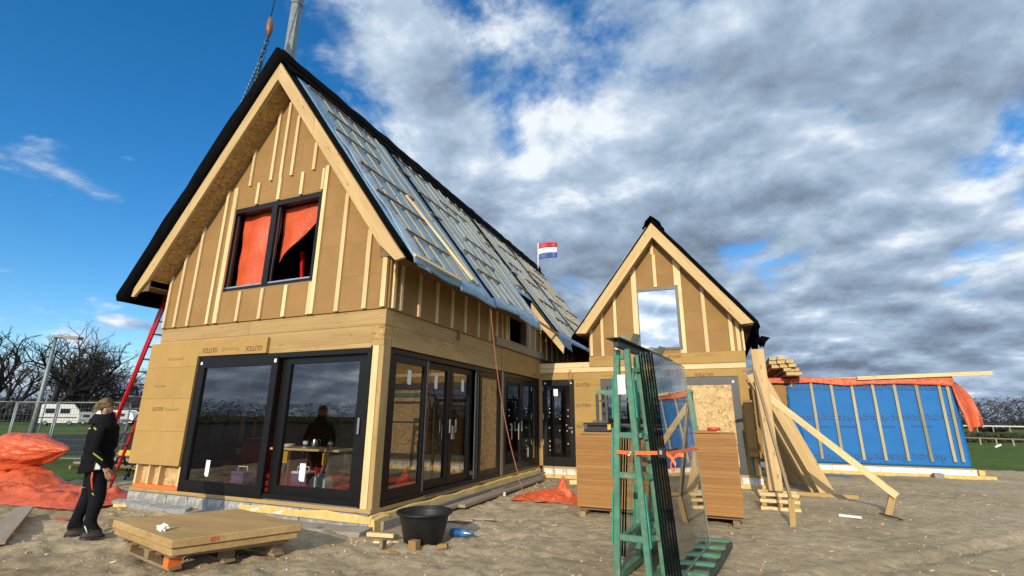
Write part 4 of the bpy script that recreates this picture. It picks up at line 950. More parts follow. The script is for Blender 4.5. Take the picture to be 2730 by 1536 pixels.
# ================================================================== TIMBERS AT THE RIGHT-HAND CORNER OF THE ANNEX
def timbers():
    b, t = Vector((.86, 10.75, .30)), Vector((.86, 11.0, 2.98))
    tag(bar('timber_post', b, t, .24, .10, 'barge_wood', None, (0, 1, 0), .006), 'wide upright timber standing on the small crate right of the annex', 'post')
    t2 = Vector((.98, 11.12, 2.80)); b2 = Vector((1.0, 10.9, .33))
    cr = thing('small_pallet', 'small wooden pallet block under the upright timber', 'pallet', (.9, 10.7, 0))
    for z in (.03, .16, .27): bar('slat', (.56, 10.55, z), (1.2, 10.55, z), .10, .055, 'batten_wood', cr); bar('slat', (.56, 10.9, z), (1.2, 10.9, z), .10, .055, 'batten_wood', cr)
    for x in (.62, .88, 1.14): bar('block', (x, 10.5, .098), (x, 10.95, .098), .08, .075, 'beam_wood', cr); bar('block', (x, 10.5, .217), (x, 10.95, .217), .08, .05, 'beam_wood', cr)
    # sloping brace with its stake
    s = Vector((2.66, 11.08, .0)); top = Vector((.80, 10.90, 2.17)); low = Vector((2.78, 11.05, .30))
    tag(bar('sloping_brace', top, low, .035, .12, 'batten_wood', None, (.6, 0, .8)), 'long sloping plank bracing the upright timber down to a stake at right', 'brace')
    tag(bar('stake', (2.58, 11.11, -.12), (2.76, 11.11, .36), .10, .05, 'beam_wood', None, (0, 1, 0)), 'leaning stake holding the foot of the long sloping brace', 'stake')
    tag(bar('thin_brace', (.735, 10.62, 2.52), (.94, 9.30, .36), .045, .085, 'old_or_shaded_wood', None, (0, -.7, .7)), 'thin dark plank bracing the upright timber towards the camera', 'brace')
    tag(bar('stake', (.91, 9.27, -.1), (.94, 9.27, .38), .085, .05, 'beam_wood', None, (0, 1, 0)), 'upright stake holding the foot of the thin dark brace', 'stake')
    tag(bar('cross_piece', (.55, 11.06, 2.56), (.84, 11.06, 2.62), .09, .05, 'old_or_shaded_wood'), 'short cross piece tying the upright timber to the annex', 'brace')
    # broad beams leaning in a row
    foot0, foot1 = Vector((2.02, 12.93, 0)), Vector((1.72, 16.3, 0))
    n_ = 11
    for k in range(n_):
        t = k/(n_-1); f0 = foot0.lerp(foot1, t); f0 = f0+Vector((.10*math.sin(k*5.1), 0, 0)); topx = Vector((f0.x-1.02+.05*math.sin(k*3.3), f0.y+.12, 2.62+.09*math.sin(k*2.3)))
        o = bar('leaning_beam', f0+Vector((0, 0, .06)), topx, .07 if k else .10, .27, 'barge_wood', None, (.93, 0, .37), .004)
        tag(o, 'frontmost broad beam leaning left, its foot nearest the camera' if k == 0 else 'broad beam leaning in the shaded row behind the frontmost beam', 'beam', None if k == 0 else 'leaning beams behind the first')
    tag(bar('leaning_rail', (.98, 13.0, 2.50), (1.06, 16.6, 2.50), .1, .12, 'beam_wood'), 'rail that carries the tops of the leaning beams', 'rail')
    for y in (13.0, 16.4): tag(bar('rail_post', (.95, y, -.1), (.95, y, 2.44), .09, .09, 'beam_wood', None, (0, 1, 0)), 'post under the %s end of the rail of leaning beams' % ('near' if y < 14 else 'far'), 'post')
    tag(bar('ground_sill', (1.35, 12.85, .03), (2.55, 12.80, .03), .12, .07, 'beam_wood'), 'flat sill timber under the feet of the leaning beams', 'timber')
    tag(bar('offcut', (1.75, 10.4, .02), (2.05, 10.3, .02), .06, .03, 'white_paint'), 'white offcut lying on the sand near the long brace', 'offcut')
    tag(bar('metal_bar', (2.45, 10.9, .02), (2.62, 10.35, .02), .025, .02, 'dark_steel'), 'dark metal bar lying on the sand by the stake', 'bar')
    tag(bar('blue_strap', (2.75, 17.4, .02), (3.35, 17.2, .02), .06, .03, 'flag_blue'), 'blue strap lying on the sand before the blue wall', 'strap')
    tag(box('dark_stone', (5.55, BY-.55, -.03), (5.78, BY-.35, .13), 'slab', None, .02), 'dark grey block lying before the foot of the blue wall', 'block')
timbers()

# ================================================================== GLASS RACK IN FRONT
def rack():
    before = set(col.objects)
    rk = thing('glass_rack', 'green steel A-frame rack standing in the foreground with panes leaning on it', 'rack', (-.85, 6.2, 0))
    def steel(name, p, q, w=.06, h=.06, mat='green_steel', up=(0, 1, 0)): return bar(name, p, q, w, h, mat, rk, up, .006)
    yf, ym, yb = 5.40, 6.15, 7.15
    for i, y in enumerate((yf, ym, yb)):
        dx = 0 if i == 0 else .03
        l = steel('leg', (-1.10, y, .0), (-.985, y, 2.34), .065, .06); r_ = steel('leg', (-.765+dx, y, .0), (-.875+dx*.2, y, 2.34), .065, .06)
        for z, a, b in ((2.26, -.955, -.905), (1.42, -1.01, -.85), (1.02, -1.03, -.82), (.42, -1.05, -.80)): steel('rung', (a, y, z), (b+dx, y, z), .05, .06, up=(0, 0, 1))
        for k, (za, zb_) in enumerate(((.35, .85), (1.0, 1.5), (1.6, 2.05))):   # rubber pads on the outer faces
            f = lambda z, L=-1.10, T=-.985: L+(T-L)*(z-.1)/2.24
            steel('pad', (f(za)-.042, y, za), (f(zb_)-.042, y, zb_), .015, .05, 'mint_pad')
            g = lambda z: -.765+dx+(-.11-dx*.8)*(z-.1)/2.24
            if k % 2 == i % 2: steel('pad', (g(za)+.042, y, za), (g(zb_)+.042, y, zb_), .015, .05, 'mint_pad')
    steel('leg', (-.675, 5.62, 0), (-.815, 5.62, 2.30), .06, .055)
    for z, a in ((2.12, -.86), (1.40, -.815), (1.0, -.79), (.42, -.76)): steel('rung', (a, 5.50, z), (a+.07, 5.60, z), .045, .05, up=(0, 0, 1))
    for za, zb_ in ((.5, 1.05), (1.35, 1.85)): steel('pad', (-.675-.14*za/2.3+.04, 5.62, za), (-.675-.14*zb_/2.3+.04, 5.62, zb_), .015, .045, 'mint_pad')
    for x in (-1.10, -.74): steel('base_beam', (x, 5.44, .05), (x, 7.55, .05), .08, .08, up=(0, 0, 1))
    steel('ridge_rail', (-.93, 5.2, 2.385), (-.93, 7.5, 2.385), .05, .08, 'dark_steel', (0, 0, 1)); steel('ridge_plate', (-.93, 5.12, 2.432), (-.93, 7.55, 2.432), .17, .012, 'dark_steel', (0, 0, 1))
    for y in (5.75, 6.95):
        steel('clamp', (-.97, y, 2.44), (-1.02, y-.02, 2.56), .07, .012, 'galv'); steel('clamp', (-.90, y, 2.44), (-.86, y+.05, 2.57), .09, .012, 'dark_steel')
    for x in (-1.03, -.80):
        for z in (1.42, .42): steel('side_rail', (x, 5.44, z), (x, 7.1, z), .05, .05, up=(0, 0, 1))
    for k in range(6):
        y = 5.35+.40*k; steel('foot_slat', (-.70, y, .08), (-.28, y, .10), .09, .035, up=(0, 0, 1))
    steel('foot_rail', (-.29, 5.25, .045), (-.29, 7.45, .045), .05, .07, 'dark_steel', (0, 0, 1))
    box('paper_label', (-.985, yf-.033, 1.85), (-.90, yf-.031, 2.06), 'paper', rk)
    # panes leaning on the right-hand side; clear pane with a dark sealed edge
    def pane(i, xb, xt, y0, y1, z0, z1, label, side=1, grp='glass panes leaning on the rack'):
        th = .015; b, t = Vector((xb, 0, z0)), Vector((xt, 0, z1)); u = (t-b); H = u.length; u.normalize(); y = Vector((0, 1, 0)); n_ = y.cross(u)*1.
        M = Matrix(((0, u.x, n_.x, xb), (1, u.y, n_.y, y0), (0, u.z, n_.z, z0), (0, 0, 0, 1))); W_ = y1-y0
        o = mesh('glazing_unit', [(.0, 0, 0), (W_, 0, 0), (W_, H, 0), (0, H, 0)], [(0, 1, 2, 3)], 'rack_glass', None, M=M)
        tag(o, label, 'glass pane', grp)
        V, Fc = [], []
        for (a, b_, c, d) in ((0, .011, 0, H), (W_-.004, W_, 0, H), (.011, W_-.004, 0, .004), (.011, W_-.004, H-.004, H)):
            j = len(V); V += [(a, c, -th/2), (b_, c, -th/2), (b_, d, -th/2), (a, d, -th/2), (a, c, th/2), (b_, c, th/2), (b_, d, th/2), (a, d, th/2)]; Fc += [tuple(j+k for k in f) for f in BOXF]
        mesh('edge_seal', V[:8], Fc[:6], 'edge_black', o, M=M); mesh('cut_edge', V[8:], [tuple(k-8 for k in f) for f in Fc[6:]], 'glass_edge', o, M=M)
    for i in range(6):
        xb = -.600+.027*i; xt = -.735+.027*i
        lab = 'dark-edged glass pane stacked behind the outermost one on the rack' if i < 5 else 'outermost clear glass pane on the right of the rack, mirroring the blue wall'
        pane(i, xb, xt, yf-.03+.004*i, 7.18-.03*i, .125, 2.30-.02*(i % 2), lab, grp='glass panes leaning on the rack' if i < 5 else None)
    for i in range(3): pane(i, -1.165-.030*i, -1.055-.030*i, yf+.45, 7.2, .125, 1.5, 'lower dark-edged glass pane leaning on the left of the rack', grp='panes on the rack, left side')
    # strap round rack and panes
    st = thing('ratchet_strap', 'orange ratchet strap with dark buckle tied round the glass panes', 'strap', (-.6, 5.35, 1.2))
    bar('webbing', (-1.02, 5.34, 1.255), (-.86, 5.34, 1.245), .010, .036, 'orange_strap', st); bar('webbing', (-.82, 5.33, 1.25), (-.50, 5.335, 1.265), .010, .036, 'orange_strap', st)
    bar('webbing', (-.50, 5.34, 1.26), (-.42, 6.5, 1.25), .008, .034, 'orange_strap', st)
    box('buckle', (-.585, 5.29, 1.215), (-.50, 5.33, 1.315), 'black_plastic', st, .008); box('buckle_pin', (-.56, 5.28, 1.25), (-.535, 5.292, 1.29), 'alu', st)
    tube('hook', [(-.90, 5.33, 1.275), (-.86, 5.33, 1.245), (-.90, 5.33, 1.215), (-.905, 5.33, 1.245)], .007, 'alu', st, 6, True)
    tail = [(-.52, 5.31, 1.27), (-.44, 5.28, 1.22), (-.385, 5.27, 1.14), (-.40, 5.27, 1.07), (-.45, 5.28, 1.08), (-.46, 5.29, 1.15), (-.40, 5.29, 1.23), (-.34, 5.28, 1.26), (-.28, 5.28, 1.25)]
    V, Fc = [], []
    for k, p in enumerate(tail): V += [(p[0]*.75-.12, p[1], p[2]*.8+.25-.017), (p[0]*.75-.116, p[1]+.010, p[2]*.8+.25+.017)]
    Fc = [(2*k, 2*k+2, 2*k+3, 2*k+1) for k in range(len(tail)-1)]; mesh('webbing_tail', V, Fc, 'orange_strap', st).modifiers.new('s', 'SOLIDIFY').thickness = .004
    T = Matrix.Translation((-.9, 5.4, 0)) @ Matrix.Rotation(R(-8), 4, 'Z') @ Matrix.Translation((.9, -5.4, 0))   # the rack stands a little askew to the house
    for o in set(col.objects)-before:
        if o.parent is None: o.matrix_basis = T @ o.matrix_basis
rack()

def green_trestle():
    t = thing('steel_trestle', 'low green steel frame standing behind the board stacks', 'trestle', (-1.45, 11.2, 0))
    Y = 11.2; a, b = oY(1590, 1046, Y), oY(1841, 1043, Y)
    for y in (Y, Y+.7):
        bar('top_bar', (a.x, y, a.z), (b.x, y, a.z), .06, .09, 'green_steel', t); bar('rail', (a.x, y, a.z-.20), (b.x, y, a.z-.20), .03, .035, 'dark_steel', t); bar('rail', (a.x, y, a.z-.72), (b.x, y, a.z-.72), .03, .035, 'dark_steel', t)
        bar('leg', (a.x, y, 0), (a.x+.01, y, a.z-.046), .06, .06, 'dark_steel', t, (0, 1, 0)); bar('leg', (b.x+.10, y, 0), (b.x-.02, y, a.z-.046), .06, .06, 'green_steel', t, (0, 1, 0))
    for x in (a.x, b.x): bar('tie', (x, Y+.03, a.z), (x, Y+.67, a.z), .05, .06, 'green_steel', t)
    p = oY(1818, 1110, Y-.2)
    o = thing('hanging_bag', 'dark bag with a red rim hung on the green steel frame', 'bag', (p.x, Y-.1, p.z-.3))
    def bag(u, v): a_ = u*2*math.pi; r_ = .09*(1-.35*v*v)+.01*fz(u*5, v*3, 2); return (p.x+r_*1.1*math.cos(a_), Y-.14+r_*.6*math.sin(a_), p.z+.22-.55*v)
    grid('bag_body', 20, 10, bag, 'dark_cloth', o, .004); tube('bag_rim', [bag(k/16, 0) for k in range(16)], .012, 'red_plastic', o, 6, True)
green_trestle()

def board_stacks():
    for (x0, x1, y0, y1, n_, top, lab, pl) in ((-2.385, -1.18, 8.66, 9.9, 20, 1.32, 'left stack of brown fibreboards, behind the rack with a toolbox on it', 'left'), (-.97, .225, 8.76, 10.0, 21, 1.36, 'right stack of brown fibreboards, with a red strap roll on it', 'right')):
        st = thing('board_stack', lab, 'board stack', ((x0+x1)/2, y0+.6, 0), 'stacks of fibreboards on bearers')
        h = (top-.13)/n_; z = .13; hs = [h*rnd.choice((.7, 1, 1, 1.3, 1.6)) for k in range(n_)]; hs = [q*(top-.13)/sum(hs) for q in hs]
        for k in range(n_):
            dx, dy = rnd.uniform(-.005, .005), rnd.uniform(-.0035, .0035)
            box('board', (x0+dx, y0+dy, z+.0008), (x1+dx, y1+dy, z+hs[k]-.0008), 'fibre_stack', st); z += hs[k]
        for x in (x0+.12, (x0+x1)/2, x1-.12): box('bearer', (x-.05, y0-.12 if x < -2 else y0+.02, -.02), (x+.05, y1-.05, .075), 'old_or_shaded_wood', st)
        for y in (y0+.1, y1-.2): box('bearer', (x0+.02, y, .077), (x1-.02, y+.09, .13), 'old_or_shaded_wood', st)
    for (a, b, z, w, l) in (((-2.28, 8.78), (-1.55, 8.80), 1.34, .30, 'brown board offcut lying on the left stack under the toolbox'), ((-.80, 8.90), (-.05, 8.90), 1.39, .3, 'brown board offcut lying on top of the right stack'), ((-1.0, 8.8), (-.45, 8.84), 1.425, .12, 'pale strip of wood on top of the right stack')):
        tag(bar('offcut', (*a, z), (*b, z), w, .035, 'fibre' if w > .2 else 'batten_wood'), l, 'offcut')
    tb = thing('toolbox', 'black toolbox standing on the left board stack', 'toolbox', (-2.0, 8.8, 1.36))
    box('case', (-2.24, 8.70, 1.36), (-1.72, 8.98, 1.46), 'black_plastic', tb, .012); box('lid', (-2.25, 8.69, 1.463), (-1.71, 8.99, 1.515), 'tub_plastic', tb, .012)
    for x in (-2.2, -1.78): box('latch', (x-.03, 8.675, 1.40), (x+.03, 8.69, 1.49), 'yellow_paint' if x > -2 else 'grey_frame', tb)
    bar('handle', (-2.1, 8.80, 1.535), (-1.86, 8.80, 1.535), .03, .03, 'grey_frame', tb)
    tag(lathe('strap_roll', [(.05, 0), (.10, 0), (.102, .05), (.05, .05), (.05, 0)], (-.09, 8.84, 1.41), 'red_plastic', None, 24), 'red strap roll lying on the right board stack', 'strap roll')
board_stacks()

# ================================================================== FOREGROUND AND SMALL THINGS
def small_things():
    # boards on a pallet
    A, B, C_, D = Vector((-6.924, 3.997, 0)), Vector((-5.278, 3.635, 0)), Vector((-4.695, 4.786, 0)), Vector((-6.20, 5.152, 0))
    pk = thing('panel_pack', 'two thick wood-fibre panels lying on a low pallet before the big door', 'panels', (-5.8, 4.4, 0))
    def slab(name, z0, z1, ins, mat):
        c = (A+B+C_+D)/4; P = [p+(c-p)*ins for p in (A, B, C_, D)]
        o = mesh(name, [(p.x, p.y, z0) for p in P]+[(p.x, p.y, z1) for p in P], BOXF, mat, pk); bevelled(o.data, .008)
    slab('panel', .278, .36, 0, 'panel_top'); slab('panel', .20, .275, .035, 'panel_top')
    word('425', A.lerp(B, .0)+(B-A)*1.0+(C_-B)*.30+Vector((.003, -.002, .318)), (C_-B), (0, 0, 1), .06, 'red_plastic', pk)
    pa = thing('pallet', 'low wooden pallet carrying the two thick panels', 'pallet', (-5.8, 4.4, 0))
    ex, ey = (B-A).normalized(), (D-A).normalized(); c = (A+B+C_+D)/4
    for k in (-.42, 0, .42):
        for j in (-.5, 0, .5): bar('block', c+ex*(k*1.25-.06)+ey*j+Vector((0, 0, .09)), c+ex*(k*1.25+.06)+ey*j+Vector((0, 0, .09)), .13, .10, 'old_or_shaded_wood' if (k, j) != (.42, -.5) else 'orange_paint', pa, (0, 0, 1))
    for j in (-.5, 0, .5): bar('bottom_slat', c-ex*.62+ey*j+Vector((0, 0, .035)), c+ex*.62+ey*j+Vector((0, 0, .035)), .12, .025, 'old_or_shaded_wood', pa)
    for k in range(6): bar('top_slat', c+ex*(-.58+.232*k)-ey*.6+Vector((0, 0, .165)), c+ex*(-.58+.232*k)+ey*.6+Vector((0, 0, .165)), .14, .03, 'old_or_shaded_wood', pa)
    p = oZ(434, 1415, .36)
    def ball(u, v): a, b = u*2*math.pi, v*math.pi; r_ = .045*(1+.7*fz(math.cos(a)*2.3+4, math.sin(a)*2.3, v*4)); r_ *= 1+.35*fz(a*2.5, v*9, 3); return (p.x+r_*1.3*math.sin(b)*math.cos(a), p.y+r_*math.sin(b)*math.sin(a), .39+r_*.8*math.cos(b))
    tag(grid('crumpled_paper', 18, 11, ball, 'paper', None, 0, False), 'crumpled white wrapper on the front edge of the panel pack', 'wrapper')
    for (x, y, l) in ((675, 1360, 'scrap of white paper on the far edge of the panel pack'), (740, 1368, 'larger scrap of white paper by the house end of the panel pack')):
        q = oZ(x, y, .365); tag(mesh('paper_scrap', [(q.x-.06, q.y-.03, .37), (q.x+.06, q.y-.02, .365), (q.x+.05, q.y+.05, .395), (q.x-.04, q.y+.04, .38)], [(0, 1, 2, 3)], 'paper'), l, 'paper')
    # black tub
    c = Vector((-3.80, 6.05, 0)); n = 48
    tb = thing('mixing_tub', 'black plastic mixing tub standing on the sand before the corner post', 'tub', c)
    lathe('tub_body', [(0, .0), (.24, .0), (.255, .01), (.335, .34), (.345, .36), (.325, .36), (.315, .34), (.24, .03), (0, .03)], c+Vector((0, 0, -.01)), 'tub_plastic', tb, n)
    lathe('tub_rim', [(.335, .345), (.375, .35), (.382, .37), (.375, .382), (.33, .376), (.335, .345)], c+Vector((0, 0, -.01)), 'tub_plastic', tb, n)
    # scraps and offcuts round it
    k = 0
    O = [((1180, 1462), .13, .07, .05, 'fibre', 'brown offcut block leaning at the front of the tub'), ((1104, 1460), .12, .10, .11, 'fibre', 'square brown offcut standing before the tub'), ((1045, 1470), .14, .09, .03, 'fibre_light', 'flat pale offcut left of the square brown offcut'), ((1020, 1463), .05, .10, .09, 'old_or_shaded_wood', 'dark little wood chip at the left end of the offcuts'),
         ((1005, 1425), .55, .07, .04, 'old_or_shaded_wood', 'lower strip of wood lying behind the tub'), ((1015, 1432), .45, .06, .05, 'batten_wood', 'pale strip of wood lying left of the tub'), ((1030, 1445), .34, .05, .03, 'batten_wood', 'thin pale strip lying just left of the tub'), ((1205, 1390), .7, .08, .03, 'grey_wood', 'grey board lying beyond the tub'), ((1270, 1385), .6, .05, .03, 'grey_wood', 'thin grey strip lying right of the tub'),
         ((1620, 1362), .5, .09, .05, 'old_or_shaded_wood', 'dark offcut sticking out under the left board stack'), ((1505, 1295), .25, .15, .08, 'fibre', 'brown offcut left of the board stacks near the link door'), ((1530, 1290), .22, .12, .1, 'batten_wood', 'second brown offcut by the link door'), ((1490, 1270), .9, .1, .05, 'grey_wood', 'grey plank lying before the link wall'), ((1340, 1322), .12, .1, .08, 'mortar', 'pale lump of mortar near the orange heap')]
    for (px, L, w, h, m, l) in O:
        q = oZ(*px, .0); a = rnd.uniform(-.5, .6) if L < .3 else rnd.uniform(-.05, .5); d = Vector((math.cos(a), math.sin(a), 0)); z = sand_h(q.x, q.y)+h/2+.005
        tag(bar('offcut', Vector((q.x, q.y, z))-d*L/2, Vector((q.x, q.y, z+rnd.uniform(-.01, .02)))+d*L/2, w, h, m, None, (0, 0, 1), .004), l, 'offcut')
    # bottle
    p, q = oZ(1203, 1418, .05), oZ(1262, 1424, .05); bt = thing('water_bottle', 'blue plastic bottle lying on the sand right of the tub', 'bottle', p)
    d = (q-p); L = d.length
    lathe('bottle_body', [(0, 0), (.045, .0), (.052, .02), (.05, .06), (.052, .10), (.05, L*.55), (.045, L*.65), (.02, L*.86), (.018, L*.93), (0, L*.93)], p, 'bottle', bt, 20, d); lathe('cap', [(0, L*.93), (.02, L*.93), (.02, L), (0, L)], p, 'flag_blue', bt, 14, d)
    lathe('label_band', [(.054, L*.2), (.054, L*.48)], p, 'ink_blue', bt, 20, d)
    # orange heap with the rope hanging from the eave
    def heap(u, v):
        x = -3.95+1.35*u; y = 9.45+.8*v; e = math.sin(math.pi*u)**.6*math.sin(math.pi*v)**.6
        z = .02+e*(.13+.16*fz(x, y, 3, 3.2)+.10*abs(fz(x, y, 8, 6.))+.05*fz(x, y, 5, 13.)); pk = math.exp(-(((u-.70)/.8+.25*fz(v*5, u*3, 2))**2+(v-.5)**2*.8)/.010)*.30*(1+.5*fz(u*14, v*14, 6))
        return (x+.06*fz(x, y, 1, 5.)+pk*.15, y+.06*fz(x, y, 2, 5.), max(z, .015)+pk)
    tag(grid('orange_tarp_heap', 56, 40, heap, 'orange_tarp', None, .005, False), 'crumpled orange tarpaulin lying on the sand before the side doors', 'tarpaulin')
    def tl(u, v): return (-2.75+.55*u+.05*math.sin(u*7), 9.75+.12*(v-.5)+.1*u+.04*math.sin(u*9), .03+.03*fz(u*6, v*4, 2)+.03*math.sin(v*math.pi))
    tag(grid('orange_tarp_tail', 20, 6, tl, 'orange_tarp', None, .005), 'thin orange tail trailing right from the tarpaulin heap', 'tarpaulin')
    a = Vector((-4.20, 8.85, 3.83)); b = Vector((-3.72, 9.55, .10)); pts = [a.lerp(b, t/14)+Vector((.10*math.sin(t/14*math.pi)*-1, 0, -.12*math.sin(t/14*math.pi))) for t in range(15)]+[Vector((-3.45, 9.42, .06)), Vector((-3.0, 9.40, .05)), Vector((-2.6, 9.6, .04))]
    tag(tube('rope', pts, .009, 'cord', None, 6), 'orange rope hanging from the eave down to the orange heap', 'rope')
    # left edge plank
    tag(bar('plank', (-8.42, 3.55, .05), (-10.6, 4.75, .12), .22, .045, 'grey_wood'), 'grey plank lying in the bottom left corner by the orange tarpaulins', 'plank')
small_things()

# ================================================================== THE PERSON
def skin_figure(name, verts, edges, radii, sub=2):
    me = bpy.data.meshes.new(name); me.from_pydata(verts, edges, []); o = bpy.data.objects.new(name, me); col.objects.link(o)
    sk = o.modifiers.new('skin', 'SKIN'); sk.use_smooth_shade = True; sk.branch_smoothing = .6
    for v, r_ in zip(me.skin_vertices[0].data, radii): v.radius = r_ if isinstance(r_, tuple) else (r_, r_)
    me.skin_vertices[0].data[0].use_root = True
    ss = o.modifiers.new('sub', 'SUBSURF'); ss.levels = sub; ss.render_levels = sub
    bpy.context.view_layer.update(); dg = bpy.context.evaluated_depsgraph_get(); out = bpy.data.meshes.new_from_object(o.evaluated_get(dg)); bpy.data.objects.remove(o); return out
def person():
    # local frame: +x is where he faces, +y his left, z up; feet at z = 0, 1.79 m tall
    V = []; E_ = []; Rr = []
    def add(p, r_, prev=None):
        V.append(p); Rr.append(r_)
        if prev is not None: E_.append((prev, len(V)-1))
        return len(V)-1
    pel = add((0, 0, .95), (.165, .135)); wa = add((.00, 0, 1.10), (.155, .135), pel); ch = add((.01, 0, 1.30), (.175, .135), wa); up = add((-.015, 0, 1.43), (.145, .10), ch)
    nk = add((-.02, 0, 1.515), .065, up); hd0 = add((.005, 0, 1.585), .075, nk); hd1 = add((.015, 0, 1.665), (.092, .085), hd0); hd2 = add((-.005, 0, 1.735), (.075, .07), hd1)
    for s, dx in ((-1, .08), (1, -.11)):
        hp = add((.0+dx*.12, s*.10, .88), .128, pel); kn = add((dx*.62+.05, s*.11, .50), .100, hp); an = add((dx*1.0-.02, s*.115, .14), .068, kn)
        he = add((dx*1.0-.06, s*.115, .055), .05, an); to = add((dx*1.0+.14, s*.13, .045), .046, an)
        sh = add((-.01, s*.19, 1.40), .078, up); el = add((-.04+(.05 if s > 0 else 0), s*.285, 1.12), .062, sh); wr = add((.12, s*.285, .90), .047, el)
        pm = add((.145, s*.283, .845), (.040, .026), wr)
        for k, (fx, fl) in enumerate(((.036, .060), (.012, .070), (-.012, .066), (-.034, .052))):
            f1 = add((.155+fx*.75+.008, s*.285, .80), .0105, pm); f2 = add((.155+fx*.75+.022, s*.278, .80-fl*.55), .0095, f1); add((.155+fx*.75+.020, s*.265, .80-fl), .0085, f2)
        t1 = add((.188, s*.265, .845), .0115, pm); add((.205, s*.255, .805), .0095, t1)
    me = skin_figure('body', V, E_, Rr)
    for m in ('skin', 'black_cloth', 'dark_cloth', 'boot'): me.materials.append(MT[m])
    for p in me.polygons:
        c = p.center
        if c.z > 1.50 and abs(c.y) < .12: p.material_index = 0
        elif c.z < .875 and abs(c.y) > .232 and c.z > .68: p.material_index = 0
        elif c.z < .10: p.material_index = 3
        elif c.z < .86: p.material_index = 2
        else: p.material_index = 1
        p.use_smooth = True
    c = Vector((-7.97, 4.25, 0)); fd = Vector((.56, .83, 0)).normalized(); sd_ = Vector((-fd.y, fd.x, 0))
    M = Matrix(((fd.x, sd_.x, 0, c.x), (fd.y, sd_.y, 0, c.y), (0, 0, 1, sand_h(c.x, c.y)), (0, 0, 0, 1)))
    # the head tips back to look up at the roof
    piv = Vector((-.02, 0, 1.53)); T = Matrix.Translation(piv) @ Matrix.Rotation(R(-16), 4, 'Y') @ Matrix.Translation(-piv)
    for v in me.vertices:
        if v.co.z > 1.53: v.co = T @ v.co
    pr = thing('person', 'person in black work clothes and camouflage beanie standing at left, looking up at the roof', 'person', M.translation)
    def put(name, V_, Fc, mat, smooth=True, tip=False, th=0):
        o = mesh(name, [(T @ Vector(v)) if tip else v for v in V_], Fc, mat, pr, smooth, M)
        if th: o.modifiers.new('s', 'SOLIDIFY').thickness = th
        return o
    bo = bpy.data.objects.new('body', me); link(bo, pr, M)
    def shell(fn, nu, nv): return [fn(i/nu, j/nv) for j in range(nv+1) for i in range(nu+1)], [(j*(nu+1)+i, j*(nu+1)+i+1, (j+1)*(nu+1)+i+1, (j+1)*(nu+1)+i) for j in range(nv) for i in range(nu)]
    # beanie: cap pulled to the brows, slouched at the back
    def cap(u, v):
        a = u*2*math.pi; b = v*1.75; k = math.sin(min(b, 1.57)); x = math.cos(a)*.108*k; y = math.sin(a)*.098*k
        back = max(0, -math.cos(a)); z = 1.695+.115*math.cos(b)-.045*back*k; x -= .040*back*k
        return (x-.005+.006*fz(x*9, y*9, 3), y+.006*fz(x*9, y*9, 7), z)
    put('beanie', *shell(cap, 28, 14), 'camo', True, True)
    # face: nose, brow, ear, mouth, eyes
    def blob(c0, r3, nu=12, nv=8): return shell(lambda u, v: (c0[0]+r3[0]*math.sin(v*math.pi)*math.cos(u*2*math.pi), c0[1]+r3[1]*math.sin(v*math.pi)*math.sin(u*2*math.pi), c0[2]+r3[2]*math.cos(v*math.pi)), nu, nv)
    put('nose', *blob((.108, 0, 1.635), (.022, .014, .022)), 'skin', True, True); put('chin', *blob((.068, 0, 1.565), (.035, .035, .028)), 'skin', True, True)
    put('mouth', *blob((.094, 0, 1.598), (.008, .024, .006)), 'red_plastic', True, True)
    for s in (-1, 1):
        put('ear', *blob((.0, s*.092, 1.63), (.022, .010, .032)), 'skin', True, True); put('eye', *blob((.092, s*.032, 1.662), (.008, .012, .007)), 'white_paint', True, True)
    # hood and collar
    def hood(u, v): a = u*2*math.pi; r_ = .085+.05*v+.03*max(0, -math.cos(a))*(1-abs(v-.5)); return (-.03+r_*1.05*math.cos(a), r_*1.0*math.sin(a), 1.575-.13*v+.03*max(0, math.cos(a))*(1-v)+.008*fz(a, v*4, 2))
    put('hood', *shell(hood, 26, 8), 'dark_cloth', True, False, .012)
    # jacket: one loose shell from the hem to the shoulders
    PR = [(0, .185, .215), (.10, .188, .218), (.34, .168, .198), (.72, .178, .216), (.88, .160, .205), (1., .105, .135)]
    def jacket(u, v):
        a = u*2*math.pi; i = max(k for k in range(len(PR)-1) if PR[k][0] <= min(v, .999)); t = (v-PR[i][0])/(PR[i+1][0]-PR[i][0]); rx = PR[i][1]+(PR[i+1][1]-PR[i][1])*t; ry = PR[i][2]+(PR[i+1][2]-PR[i][2])*t
        w = .014*fz(math.cos(a)*3, math.sin(a)*3, v*9)+.010*math.sin(v*34+3*math.cos(a)+2*math.sin(2*a))*max(0, 1-abs(v-.32)*3)
        return ((rx+w)*math.cos(a)-.003, (ry+w)*math.sin(a), .83+.66*v-.03*max(0, -math.cos(a))*(1-v))
    put('jacket', *shell(jacket, 44, 30), 'black_cloth', True, False, .01)
    def ribbon(pts, w, mat, name):
        V_, Fc = [], []
        for (x, y, z, nx, ny) in pts: V_ += [(x, y, z-w), (x+nx*.002, y+ny*.002, z+w)]
        Fc = [(2*k, 2*k+2, 2*k+3, 2*k+1) for k in range(len(pts)-1)]; put(name, V_, Fc, mat, False, False, .004)
    ribbon([(-.10, -.185, 1.40, 0, -1), (-.07, -.215, 1.375, 0, -1), (-.045, -.235, 1.345, 0, -1)], .011, 'hivis', 'piping')
    ribbon([(-.165, -.08, 1.385, -1, 0), (-.14, -.13, 1.392, -1, 0)], .006, 'reflective', 'piping')
    ribbon([(-.03, -.352, 1.08, 0, -1), (.03, -.350, 1.03, 0, -1), (.085, -.342, .985, 0, -1)], .010, 'hivis', 'cuff_piping')
    tube_pts = [(-.005, -.215, .83), (.0, -.222, .74), (.018, -.205, .66), (.035, -.195, .60)]
